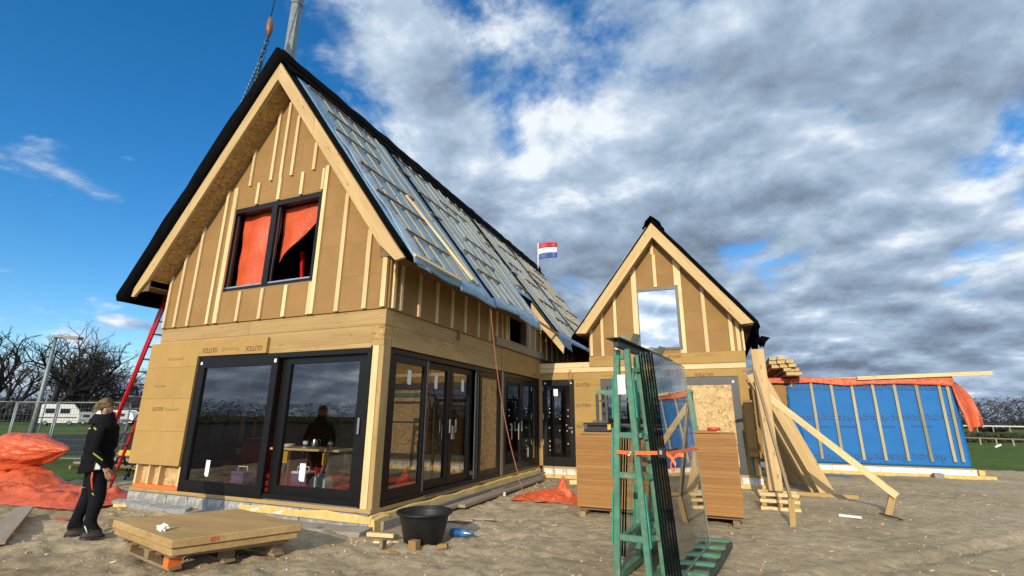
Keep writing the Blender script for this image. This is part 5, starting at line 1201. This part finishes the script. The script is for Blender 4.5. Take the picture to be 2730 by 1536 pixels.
    Vt, Ft = tubev(tube_pts, .010, 6); put('leg_piping', Vt, Ft, 'orange_trim')
    Vt, Ft = tubev([(.035, -.196, .565), (.06, -.192, .535), (.085, -.185, .52)], .008, 6); put('leg_piping', Vt, Ft, 'hivis')
    Vt, Ft = tubev([(-.135, .03, .60), (-.10, .02, .615), (-.06, .03, .62)], .006, 6); put('leg_piping', Vt, Ft, 'hivis')
    Vt, Ft = tubev([(.03, -.165, .16), (.06, -.175, .10), (.075, -.175, .07)], .007, 6); put('shoe_trim', Vt, Ft, 'reflective')
    i = put('phone_holder', boxv(-.0, .085, -.275, -.235, .85, .97), BOXF, 'black_plastic', False); bevelled(i.data, .008)
    put('phone_screen', boxv(.015, .068, -.279, -.2755, .868, .945), BOXF, 'paper', False)
    # shoes with soles
    for s, dx in ((-1, .08), (1, -.11)):
        def shoe(u, v): a = u*2*math.pi; k = math.sin(math.pi*min(1, v*1.0)/2+.0); L_ = .155 if math.cos(a) > 0 else .10; h = .012+.085*(1-v)**.7*(1-.35*max(0, math.cos(a))); return (dx+.02+L_*v**.35*math.cos(a), s*.122+.055*v**.35*math.sin(a), h)
        put('shoe', *shell(shoe, 24, 8), 'boot', True, False, .006)
        put('sole', [(dx+.02+(.16 if math.cos(a) > 0 else .105)*math.cos(a), s*.122+.058*math.sin(a), z) for z in (-.005, .022) for a in [k*math.pi/10 for k in range(20)]], [tuple(range(20)), tuple(range(39, 19, -1))]+[(k, (k+1) % 20, (k+1) % 20+20, k+20) for k in range(20)], 'black_plastic')
person()

# ================================================================== LEFT: LADDER, TARPAULINS, FENCE, LAMP, TREES, VEHICLES
def left_side():
    ld = thing('ladder', 'tall red ladder with aluminium rungs leaning against the left eave of the big house', 'ladder', (-13.0, 7.2, 0))
    b0, b1 = Vector((-13.02, 6.86, 0)), Vector((-13.02, 7.30, 0)); t0 = Vector((-10.75, 6.36, 3.95)); t1 = t0+Vector((0, .42, 0))
    up = (b0-t0).cross(Vector((0, 1, 0)))
    for b, t in ((b0, t0), (b1, t1)):
        bar('rail', b, t, .075, .03, 'red_paint', ld, (0, 1, 0)); 
        o = (t-b)*.0
        bar('extension_rail', b.lerp(t, .36)+Vector((.05, .035 if b is b1 else -.035, .07)), t+Vector((.1, .035 if b is b1 else -.035, .4)), .06, .028, 'red_paint', ld, (0, 1, 0))
    for k in range(15):
        f = .04+k*.066; tube('rung', [b0.lerp(t0, f), b1.lerp(t1, f)], .02, 'alu', ld, 8)
    tube('strap', [b0.lerp(t0, .36), b0.lerp(t0, .30)+Vector((.02, .15, -.22)), b1.lerp(t1, .44)], .012, 'black_plastic', ld, 6)
    # tarpaulins
    def bag(u, v):
        a = u*2*math.pi; t = v; x = -15.6+2.35*t                      # a fat roll that runs to a point at its right end
        k = min(1, (t+.02)*6)**.5*max(0, 1-max(0, t-.55)/.45)**.75+.015; rad = .39*k
        n_ = k*(.15*fz(x*1.1, math.cos(a)*1.2, math.sin(a)*1.2)+.06*fz(x*2.6, math.cos(a)*2.2, math.sin(a)*2.2)-.05*abs(fz(x*2.+math.sin(a)*2, math.cos(a)*2.5, 3))+.02*fz(x*7, math.cos(a)*5, math.sin(a)*5))
        return (x, 6.0+.45*t+(rad*1.15+n_)*math.cos(a), .70+.14*t+(rad*.95+n_)*math.sin(a))
    tag(grid('tarpaulin_bale', 56, 48, bag, 'orange_tarp', None, 0, False), 'bulging orange tarpaulin bundle with pointed right end on top of the heap', 'tarpaulin')
    def fold(u, v):
        x = -15.4+2.5*u; y = 5.55+1.25*v; e = min(1, 4*min(u+.1, 1-u))*min(1, 3*min(v, 1-v)+.02)
        return (x+.07*fz(x, y, 1, 3.), y+.07*fz(x, y, 2, 3.), .03+e*(.37+.14*fz(x, y, 5, 1.6)+.09*abs(fz(x, y, 3, 3.6))))
    tag(grid('tarpaulin_fold', 60, 34, fold, 'orange_tarp'), 'folded middle layer of orange tarpaulin under the bulging bundle at left', 'tarpaulin')
    def low(u, v):
        x = -14.5+4.15*u; y = 4.75+.55*u+(1.35+.25*u)*v; e = min(1, 6*min(u+.15, 1-u))*min(1, 4*min(v, 1-v)+.03)
        rg = 1-abs(fz(x, y*1.8, 5, 2.1)); return (x+.06*fz(x, y, 1, 4.), y+.06*fz(x, y, 2, 4.), .015+e*(.10+.16*rg*rg*(1-.45*u)+.05*fz(x, y, 3, 6.)))
    tag(grid('tarpaulin_sheet', 90, 34, low, 'orange_tarp'), 'crumpled orange tarpaulin sheet spread over the sand behind the standing person', 'tarpaulin')
    tag(mesh('tarp_scrap', [(-9.75, 4.75, .03), (-9.45, 4.70, .02), (-9.40, 4.84, .04), (-9.7, 4.88, .03)], [(0, 1, 2, 3)], 'orange_tarp'), 'small orange scrap on the sand near the grey plank', 'scrap')
    # planks, trestle behind
    for k in range(4): tag(bar('scaffold_board', (-19.0, 9.6+.6*k, .12+.1*k), (-13.6, 9.2+.5*k, .12+.1*k), .28, .05, 'grey_wood'), ['lowest', 'second', 'third', 'topmost'][k]+' grey board of the stack lying behind the ladder', 'board', 'grey boards behind the ladder')
    for x in (-18.2, -14.4): tag(bar('stack_bearer', (x, 9.0, .05), (x, 11.6, .05), .1, .1, 'old_or_shaded_wood'), 'bearer under the %s end of the grey boards behind the ladder' % ('left' if x < -16 else 'right'), 'bearer')
    sh = thing('sawhorse', 'yellow and black sawhorse standing behind the foot of the ladder', 'sawhorse', (-12.4, 8.3, 0))
    p = oY(340, 1218, 8.3); bar('top_rail', (p.x-.35, 8.3, .62), (p.x+.25, 8.5, .62), .10, .14, 'yellow_paint', sh, (0, 0, 1), .01)
    for x, y, s in ((-.3, 0, -1), (-.3, 0, 1), (.2, .16, -1), (.2, .16, 1)): bar('leg', (p.x+x, 8.32+y+s*.04, .56), (p.x+x+.02, 8.32+y+s*.28, 0), .04, .04, 'black_plastic', sh, (1, 0, 0))
    bar('tray', (p.x-.3, 8.3, .28), (p.x+.25, 8.48, .28), .4, .03, 'yellow_paint', sh)
    # site fence: mesh panels between tubes
    P = [far(-130, 25.5), far(-60, 25), far(40, 24.5), far(150, 24), far(320, 22), far(345, 24)]
    lab = ['mesh fence panel at the very left edge', 'mesh fence panel second from the left edge', 'mesh fence panel between the lamp post and the standing person', 'mesh fence panel behind the standing person', 'mesh fence panel seen through the ladder']
    for i in range(len(P)-1):
        a, b = P[i], P[i+1]; fp = thing('mesh_fence', lab[i], 'fence', a, 'site fence panels')
        a, b = a+(b-a)*.02, b-(b-a)*.02; h = 2.0; zz = Vector((0, 0, 1)); b_ = .08
        for q in (a, b): tube('post', [q+zz*.0, q+zz*h], .03, 'galv', fp, 6)
        for z in (.12, h): tube('rail', [a+zz*z, b+zz*z], .025, 'galv', fp, 6)
        V, Fc = [], []; L = (b-a).length; n_ = int(L/.11)
        for k in range(1, n_): 
            v, f = tubev([a.lerp(b, k/n_)+zz*.12, a.lerp(b, k/n_)+zz*h], .0045, 3); j = len(V); V += v; Fc += [tuple(j+t for t in g) for g in f]
        for k in range(1, 9):
            v, f = tubev([a+zz*(.12+(h-.12)*k/9), b+zz*(.12+(h-.12)*k/9)], .0045, 3); j = len(V); V += v; Fc += [tuple(j+t for t in g) for g in f]
        tag(mesh('wire_mesh', V, Fc, 'galv', fp), kind='stuff')
    for i, q in enumerate(P): tag(box('concrete_block', (q.x-.12, q.y-.35, -.08), (q.x+.12, q.y+.35, .06), 'slab', None, .02), 'concrete foot under fence post number %s from the left' % ['one', 'two', 'three', 'four', 'five', 'six'][i], 'fence foot')
    # lamp post
    b = far(98, 30); d = ray(139, 897); t = 30/math.hypot(d.x, d.y); top = CAM+d*t; lp = thing('street_lamp', 'galvanised street lamp with a flat head, standing before the bare trees at left', 'lamp post', b)
    tube('pole', [Vector((b.x, b.y, 0)), Vector((b.x, b.y, 2.2)), Vector((b.x, b.y, top.z))], [.14, .10, .06], 'galv', lp, 12)
    hd = Vector((CR.x, CR.y, 0)); q = Vector((b.x, b.y, top.z)); bar('lamp_head', q+hd*-.08, q+hd*1.15+Vector((0, 0, -.06)), .32, .11, 'galv', lp, (0, 0, 1), .02); bar('lamp_glass', q+hd*.45+Vector((0, 0, -.075)), q+hd*1.1+Vector((0, 0, -.11)), .26, .04, 'white_paint', lp)
    b2 = far(116, 33); tag(tube('thin_pole', [(b2.x, b2.y, 0), (b2.x, b2.y, 2.7)], .035, 'galv', None, 10), 'shorter plain galvanised pole beside the street lamp', 'pole')
    # vehicles behind
    def camper(x, dist, L, H, W_, name, label, ang, colr='white_paint', dark=False):
        c = far(x, dist); r_ = Vector((math.cos(ang), math.sin(ang), 0)); n_ = Vector((-r_.y, r_.x, 0)); v = thing(name, label, name.split('_')[-1], c)
        M = Matrix(((r_.x, n_.x, 0, c.x), (r_.y, n_.y, 0, c.y), (0, 0, 1, 0), (0, 0, 0, 1)))
        prof = [(-L/2, .45), (-L/2-.05, H*.55), (-L/2+.15, H-.1), (-L/2+.6, H), (L/2-.9, H), (L/2-.2, H*.72), (L/2, H*.5), (L/2, .45)]
        n = len(prof); V = [(u, s*W_/2, z) for s in (-1, 1) for u, z in prof]; Fc = [tuple(range(n)), tuple(range(2*n-1, n-1, -1))]+[(i, (i+1) % n, (i+1) % n+n, i+n) for i in range(n)]
        o = mesh('body', V, Fc, colr, v, False, M); bevelled(o.data, .06)
        for (a, b_) in ((-L*.33, -L*.08), (.02*L, L*.26)): mesh('window', boxv(a, b_, -W_/2-.012, -W_/2+.02, H*.58, H*.80), BOXF, 'dark_window', v, False, M)
        mesh('stripe', boxv(-L*.48, L*.46, -W_/2-.010, -W_/2+.01, H*.36, H*.41), BOXF, 'grey_frame', v, False, M)
        for u in (-L*.28, L*.30):
            for s in (-1, 1):
                cc = M @ Vector((u, s*(W_/2-.1), .34)); w = lathe('wheel', [(0, -.1), (.33, -.1), (.34, 0), (.33, .1), (0, .1)], cc, 'boot', v, 20, n_); lathe('hub', [(0, .101 if s > 0 else -.101), (.19, .102 if s > 0 else -.102)], cc, 'alu', w, 14, n_)
    camper(160, 96, 4.4, 2.9, 2.2, 'white_caravan', 'white caravan parked behind the fence below the bare trees', R(60))
    camper(318, 100, 5.4, 2.2, 1.9, 'white_van', 'low white van parked behind the ladder', R(30)); camper(262, 104, 4.6, 1.9, 1.9, 'grey_car', 'grey car parked behind the standing person', R(22), 'galv')
    # low barn behind the ladder
    c = far(372, 124); r_ = Vector((CR.x, CR.y, 0)).normalized(); n_ = Vector((-r_.y, r_.x, 0)); bn = thing('low_barn', 'low dark barn with brown roof behind the ladder', 'barn', c)
    M = Matrix(((r_.x, n_.x, 0, c.x), (r_.y, n_.y, 0, c.y), (0, 0, 1, 0), (0, 0, 0, 1)))
    mesh('wall', boxv(-8, 8, 0, 8, 0, 2.6), BOXF, 'interior_dark', bn, False, M); mesh('roof', [(-8.4, -.4, 2.5), (8.4, -.4, 2.5), (8.4, 4, 5.0), (-8.4, 4, 5.0), (8.4, 8.4, 2.5), (-8.4, 8.4, 2.5)], [(0, 1, 2, 3), (3, 2, 4, 5), (0, 3, 5), (1, 4, 2)], 'roof_tile', bn, False, M)
    for x in (-5, -2, 3): mesh('window', boxv(x, x+.9, -.03, .03, 1.0, 2.0), BOXF, 'white_paint', bn, False, M)
left_side()

def tree_mesh(seed, H):
    """bare broad-crowned tree: trunk and main limbs in one mesh, the finer branches and twigs in another"""
    r2 = random.Random(seed); TV, TF, CV, CFc = [], [], [], []
    def seg(V, Fc, p, q, ra, rb, n):
        d = (q-p).normalized(); a = d.orthogonal().normalized(); b = d.cross(a); j = len(V)
        for c, r_ in ((p, ra), (q, rb)): V.extend([c+(a*math.cos(k*2*math.pi/n)+b*math.sin(k*2*math.pi/n))*r_ for k in range(n)])
        Fc.extend([(j+k, j+(k+1) % n, j+n+(k+1) % n, j+n+k) for k in range(n)])
    def grow(p, d, L, r_, lev):
        V, Fc, n = (TV, TF, 7) if lev < 2 else (CV, CFc, 4 if lev < 4 else 3)
        steps = 3 if lev < 4 else 2; q = p
        for s in range(steps):
            d = (d+Vector((r2.gauss(0, .16), r2.gauss(0, .16), r2.gauss(.05, .10)))).normalized(); q2 = q+d*L/steps; rb = r_*(1-.22*(s+1)/steps*1.2)
            seg(V, Fc, q, q2, r_*(1-.22*s/steps*1.2), rb, n); q = q2
            if lev >= 1 and lev < 6 and s < steps-1 and r2.random() < .55: fork(q, d, L*.62, rb*.5, lev+1)
        if lev < 6:
            for k in range(3 if lev < 2 else 2): fork(q, d, L*r2.uniform(.62, .82), r_*r2.uniform(.52, .68), lev+1)
    def fork(p, d, L, r_, lev):
        a = d.orthogonal().normalized(); a.rotate(Matrix.Rotation(r2.uniform(0, 6.28), 3, d)); t = r2.uniform(.35, .85); grow(p, (d*math.cos(t)+a*math.sin(t)).normalized(), L, max(r_, .0011), lev)
    grow(Vector((0, 0, -.2)), Vector((0, 0, 1)), H*.26, H*.030, 0)
    zt = max(v.z for v in CV); k = H/zt
    f = lambda V: [v*k for v in V]
    a = bpy.data.meshes.new('trunk'); a.from_pydata(f(TV), [], TF); a.materials.append(MT['bark']); b = bpy.data.meshes.new('crown'); b.from_pydata(f(CV), [], CFc); b.materials.append(MT['twig']); return a, b
def trees():
    kinds = [tree_mesh(s, 1.) for s in (11, 23, 35)]
    T = [(5, 118, 16.1, 'bare tree cut by the left edge of the picture'), (72, 110, 17.2, 'tall bare tree left of the street lamp'), (128, 128, 15.8, 'bare tree just right of the street lamp'), (205, 130, 13.9, 'smaller bare tree between the lamp and the big round tree'),
         (285, 114, 16.7, 'big round-crowned bare tree left of the ladder'), (345, 132, 14.8, 'bare tree showing through the rungs of the ladder'), (400, 140, 15.3, 'bare tree half hidden by the left corner of the big house'), (-60, 70, 10, None), (175, 160, 13.9, 'distant bare tree behind the white caravan')]
    for i, (x, dist, H, lab) in enumerate(T):
        if not lab: continue
        p = far(x, dist); t = thing('bare_tree', lab, 'tree', p, 'bare trees in a row at left'); tr, cr = kinds[i % 3]
        M = Matrix.Translation(p) @ Matrix.Rotation(i*1.3, 4, 'Z') @ Matrix.Diagonal((H*1.12, H*1.12, H, 1))
        link(bpy.data.objects.new('trunk', tr), t, M); link(bpy.data.objects.new('crown', cr), t, M)
trees()

# ================================================================== CRANE, FLAG, FAR RIGHT
def crane():
    c = oY(780, 90, 10.); x, y = c.x, c.y; ms = thing('crane_mast', 'galvanised eight-sided crane mast rising behind the ridge of the big house', 'crane mast', (x, y, 0))
    w = .19; pr = [(w*math.cos(R(22.5+45*k)), w*math.sin(R(22.5+45*k))) for k in range(8)]
    def sec(name, z0, z1, s): mesh(name, [(x+a*s, y+b*s, z) for z in (z0, z1) for a, b in pr], [tuple(range(7, -1, -1)), tuple(range(8, 16))]+[(k, (k+1) % 8, (k+1) % 8+8, k+8) for k in range(8)], 'galv', ms)
    zc = oY(800, 12, 10.).z
    sec('lower_section', 0, zc, 1.); sec('collar', zc+.002, zc+.35, 1.12); sec('upper_section', zc+.352, 24, .85); box('base_plate', (x-.5, y-.5, -.1), (x+.5, y+.5, .06), 'dark_steel', ms)
    Y = 9.; pts = [oY(*q, Y) for q in ((735, -12), (722, 46), (716, 98), (712, 118), (703, 140), (698, 152))]
    hk = thing('crane_hook', 'orange crane hook block on its wire with green chain slings, left of the ridge', 'crane hook', pts[2])
    tube('wire', [pts[0]+(pts[0]-pts[1])*2, pts[1]], .018, 'dark_steel', hk, 6)
    d = (pts[2]-pts[1]); lathe('hook_block', [(0, 0), (.05, .02), (.10, d.length*.3), (.11, d.length*.6), (.06, d.length*.95), (0, d.length)], pts[1], 'hook_orange', hk, 12, d)
    def chain(name, a, b, n, r_, th, mat):
        V, Fc = [], []
        for k in range(n):
            c0 = a.lerp(b, (k+.5)/n); dd = (b-a).normalized(); s = dd.orthogonal().normalized(); s = s if k % 2 else dd.cross(s); L = (b-a).length/n*.72
            v, f = tubev([c0+dd*L*math.cos(t*math.pi/4)+s*r_*math.sin(t*math.pi/4) for t in range(8)], th, 4, True); j = len(V); V += v; Fc += [tuple(j+i for i in g) for g in f]
        mesh(name, V, Fc, mat, hk)
    chain('chain', pts[2], pts[5], 5, .06, .018, 'dark_steel')
    tube('ring', [pts[5]+Vector((.10*math.cos(k*.524), 0, -.06+.14*math.sin(k*.524))) for k in range(12)], .025, 'dark_steel', hk, 6, True)
    for k, (ex, ey) in enumerate(((640, 285), (652, 292), (664, 285), (676, 280))): chain('sling_chain', pts[5]+Vector((-.05+.03*k, 0, -.15)), oY(ex, ey, Y+.6*(k % 2)), 22, .035, .011, 'chain')
crane()
def flag():
    b = Vector((-7.55, 21.3, 8.3)); fl = thing('flag', 'red, white and blue flag flying at the far end of the ridge', 'flag', b)
    tube('pole', [b, (-7.53, 21.3, 10.05)], .025, 'white_paint', fl, 8)
    for k, m in enumerate(('flag_red', 'flag_white', 'flag_blue')):
        def f(u, v, k=k): w = .10*math.sin(u*7-.6)*u; return (-7.50+.95*u, 21.3+w, 10.0-.28*(k+v)*(1-.06*u)+.16*u-.18*u*u+.07*math.sin(u*5+1)*u)
        grid('flag_stripe', 20, 5, f, m, fl, .006)
flag()
def far_right():
    # white rails, posts and hedge across the field
    for k, (D, z, w, lab) in enumerate(((75, 1.05, .12, 'white field rail in front of the far woodland'), (52, .35, .08, 'lower pale field rail nearer than the white one'))):
        a, b = far(2480, D), far(3000, D*.92); r_ = thing('field_rail', lab, 'fence', a)
        bar('rail', Vector((a.x, a.y, z)), Vector((b.x, b.y, z)), .08, w, 'white_paint' if k == 0 else 'grey_wood', r_)
        for t in range(12): q = a.lerp(b, t/11); bar('post', Vector((q.x, q.y, -.2)), Vector((q.x, q.y, z)), .09, .09, 'grey_wood', r_, (0, 1, 0))
    def hedge(x, D, L, H, lab, seed):
        c = far(x, D); d = Vector((CR.x, CR.y, 0)).normalized(); r2 = random.Random(seed); V, Fc = [], []
        for k in range(2200):
            p = c+d*r2.uniform(-L/2, L/2)+Vector((r2.gauss(0, .4), r2.gauss(0, .4), H*r2.random()**.8*(.8+.3*r2.random())-.1)); s = r2.uniform(.05, .13); a = Vector((r2.gauss(0, 1), r2.gauss(0, 1), r2.gauss(0, 1))).normalized()*s; b = a.orthogonal()*.6; j = len(V); V += [p-a, p+b, p+a, p-b]; Fc.append((j, j+1, j+2, j+3))
        o = thing('hedge', lab, 'hedge', c); mesh('foliage', V, Fc, 'hedge_leaf', o); V, Fc = [], []
        for k in range(9):
            q = c+d*(-L/2+L*(k+.5)/9); v, f = tubev([(q.x, q.y, -.1), (q.x+.05, q.y, H*.7)], [.04, .015], 5); j = len(V); V += v; Fc += [tuple(j+t for t in g) for g in f]
        mesh('stem', V, Fc, 'bark', o)
    hedge(2590, 56, 7, .75, 'low green hedge just right of the blue wall', 4); hedge(2700, 60, 9, .7, 'low hedge at the right edge of the field', 9)
    # black-wrapped bales under the wood
    for (x, w, lab) in ((2622, 2.6, 'left one of two rows of black-wrapped bales under the far woodland'), (2652, 2.0, 'right one of two rows of black-wrapped bales under the far woodland')):
        c = far(x, 105); r_ = Vector((CR.x, CR.y, 0)).normalized(); bl = thing('wrapped_bales', lab, 'bales', c, 'wrapped bales under the far woodland')
        for k in range(2): lathe('bale', [(0, -w/4+.02), (.45, -w/4+.02), (.6, -w/4+.12), (.62, 0), (.6, w/4-.12), (.45, w/4-.02), (0, w/4-.02)], c+r_*(w/2*(k-.5))+Vector((0, 0, .55)), 'black_plastic', bl, 16, r_)
    p = far(2640, 40); tag(bar('white_post_marker', (p.x-.16, p.y, .14), (p.x+.12, p.y, .28), .06, .08, 'white_paint'), 'small white marker lying in the ditch at the far side of the field', 'marker')
far_right()

# ================================================================== BEHIND THE GLASS
def indoors():
    # orange tarpaulin behind the upper window: one full half, one drawn aside
    def c1(u, v): x = -8.74+1.08*u; z = 5.62-1.64*v; return (x+.02*fz(x, z, 3, 3.), Y0+.17+.03*math.sin(u*9+v*2)+.03*fz(x, z, 5, 2.), z)
    tag(grid('window_tarpaulin', 24, 30, c1, 'orange_window_tarp', None, .004), 'orange tarpaulin hung behind the left half of the upper window', 'tarpaulin')
    def c2(u, v):
        x = -7.62+1.10*u; k = min(1, (1-u)*.88+.15); z = 5.62-1.15*v*k-.02; return (x+.05*v*fz(x, 2, 3, 3.), Y0+.18+.05*math.sin(u*7+v*3)*v+.02*fz(x, z, 5, 3.), z)
    tag(grid('window_tarpaulin', 26, 26, c2, 'orange_window_tarp', None, .004), 'orange tarpaulin drawn up to a corner behind the right half of the upper window', 'tarpaulin')
    for k, (a, b) in enumerate((((-7.36, Y0+.5, 4.75), (-7.2, Y0+.55, 3.3)), ((-7.1, Y0+.55, 4.95), (-6.9, Y0+.6, 3.3)))): tag(bar('upstairs_prop', a, b, .06, .05, 'red_paint', None, (0, 1, 0)), ['left', 'right'][k]+' reddish prop standing inside the upper window', 'prop')
    # table on trestles with kettle, cup and bowl
    t = thing('work_table', 'board on folding trestles behind the right leaf of the big door', 'table', (-7.7, 7.9, .25))
    zt = .93; box('table_top', (-8.55, 7.6, zt), (-6.75, 8.2, zt+.04), 'batten_wood', t)
    for x in (-8.05, -7.05):
        for y, s in ((7.66, -1), (8.14, 1)): bar('leg', (x, y, zt), (x-.12, y+s*.12, .25), .035, .035, 'alu', t, (0, 1, 0)); bar('leg', (x, y, zt), (x+.14, y+s*.12, .25), .035, .035, 'alu', t, (0, 1, 0))
        box('trestle_joint', (x-.06, 7.56, zt-.24), (x+.05, 7.62, zt-.02), 'yellow_paint', t)
    z = zt+.041
    k = thing('kettle', 'steel kettle standing on the table inside', 'kettle', (-7.50, 7.75, z)); lathe('kettle_body', [(0, 0), (.08, 0), (.085, .05), (.07, .16), (.055, .21), (0, .215)], (-7.50, 7.75, z), 'steel', k, 24)
    tube('kettle_handle', [(-7.43, 7.75, z+.18), (-7.37, 7.75, z+.17), (-7.36, 7.75, z+.08), (-7.42, 7.75, z+.04)], .012, 'black_plastic', k, 8)
    c = thing('jar', 'white jar with blue band beside the kettle', 'jar', (-7.70, 7.7, z)); lathe('jar_body', [(0, 0), (.05, 0), (.05, .14), (0, .14)], (-7.70, 7.7, z), 'paper', c, 20); lathe('band', [(.051, .03), (.051, .08)], (-7.70, 7.7, z), 'flag_blue', c, 20)
    tag(lathe('bowl', [(0, .01), (.07, .01), (.13, .07), (.125, .07), (.065, .02), (0, .02)], (-8.18, 7.72, z), 'paper', None, 24), 'white bowl standing at the left end of the table inside', 'bowl')
    tag(lathe('glass_jar', [(0, 0), (.055, 0), (.055, .12), (.04, .15), (0, .15)], (-7.15, 7.8, z), 'alu', None, 20), 'small grey jar at the right end of the table inside', 'jar')
    # jerrycan, crates, red sheet
    p = oZ(878, 1303, .25); j = thing('jerrycan', 'pale blue-white jerrycan standing on the floor behind the right door leaf', 'jerrycan', (-7.02, 7.5, .25)); x = -7.02
    prism('can_body', [(x-.19, .25), (x+.19, .25), (x+.19, .43), (x+.13, .50), (x-.10, .50), (x-.19, .42)], fY(7.4), 0, .2, 'jerry', j); bar('can_handle', (x-.07, 7.5, .53), (x+.11, 7.5, .53), .04, .03, 'jerry', j); box('can_grip', (x-.07, 7.48, .50), (x-.03, 7.52, .53), 'jerry', j); box('can_grip', (x+.08, 7.48, .50), (x+.12, 7.52, .53), 'jerry', j)
    for (x, y, w, l) in ((-8.70, 7.05, .32, 'purple cool box on the floor behind the left door leaf'), (-7.65, 7.55, .36, 'purple cool box with white lid under the table')):
        cb = thing('cool_box', l, 'cool box', (x, y, .25)); box('box_body', (x-w/2, y, .25), (x+w/2, y+.25, .50), 'purple_plastic', cb, .015); box('box_lid', (x-w/2-.01, y-.01, .503), (x+w/2+.01, y+.26, .55), 'white_paint' if x > -8 else 'purple_plastic', cb, .015)
        tube('box_handle', [(x-w/2+.03, y+.12, .55), (x-w/2+.04, y+.12, .63), (x+w/2-.04, y+.12, .63), (x+w/2-.03, y+.12, .55)], .012, 'white_paint', cb, 6)
    def rs(u, v): a = -10.2+4.0*u; b = 6.75+3.0*v; return (a, b, .29+.42*max(0, 1-u*2.2)**1.5+.05*fz(a, b, 3, 1.8)+.03*fz(a, b, 7, 5.))
    tag(grid('red_floor_sheet', 44, 32, rs, 'red_sheet', None, .006), 'dark red sheet spread over the floor behind the big door', 'sheet')
    hm = thing('red_machine', 'red crated machine standing inside behind the left door leaf', 'machine', (-9.9, 8.3, .25)); box('machine_body', (-10.2, 7.95, .30), (-9.72, 8.75, 1.02), 'red_paint', hm, .02); box('machine_plate', (-9.95, 7.935, .78), (-9.78, 7.949, .90), 'paper', hm); bar('machine_handle', (-9.75, 8.0, 1.10), (-9.75, 8.7, 1.10), .03, .03, 'alu', hm)
    for k, (y0, y1, za, zb_, m, l) in enumerate(((7.45, 7.75, 1.0, 1.75, 'galv', 'left grey sheet hanging on the side wall inside the big door'), (7.80, 8.12, 1.0, 1.70, 'grey_wood', 'right grey sheet hanging on the side wall inside the big door'), (8.16, 8.28, .3, 2.5, 'batten_wood', 'pale board standing against the side wall inside'), (8.31, 8.47, 1.05, 1.55, 'flag_blue', 'blue jacket hanging on the side wall inside'), (8.52, 8.58, 1.0, 1.5, 'orange_strap', 'orange strip hanging on the side wall inside'))):
        tag(box('hanging_strip', (-10.23, y0, za), (-10.18, y1, zb_), m, None, .01), l, 'strip')
indoors()
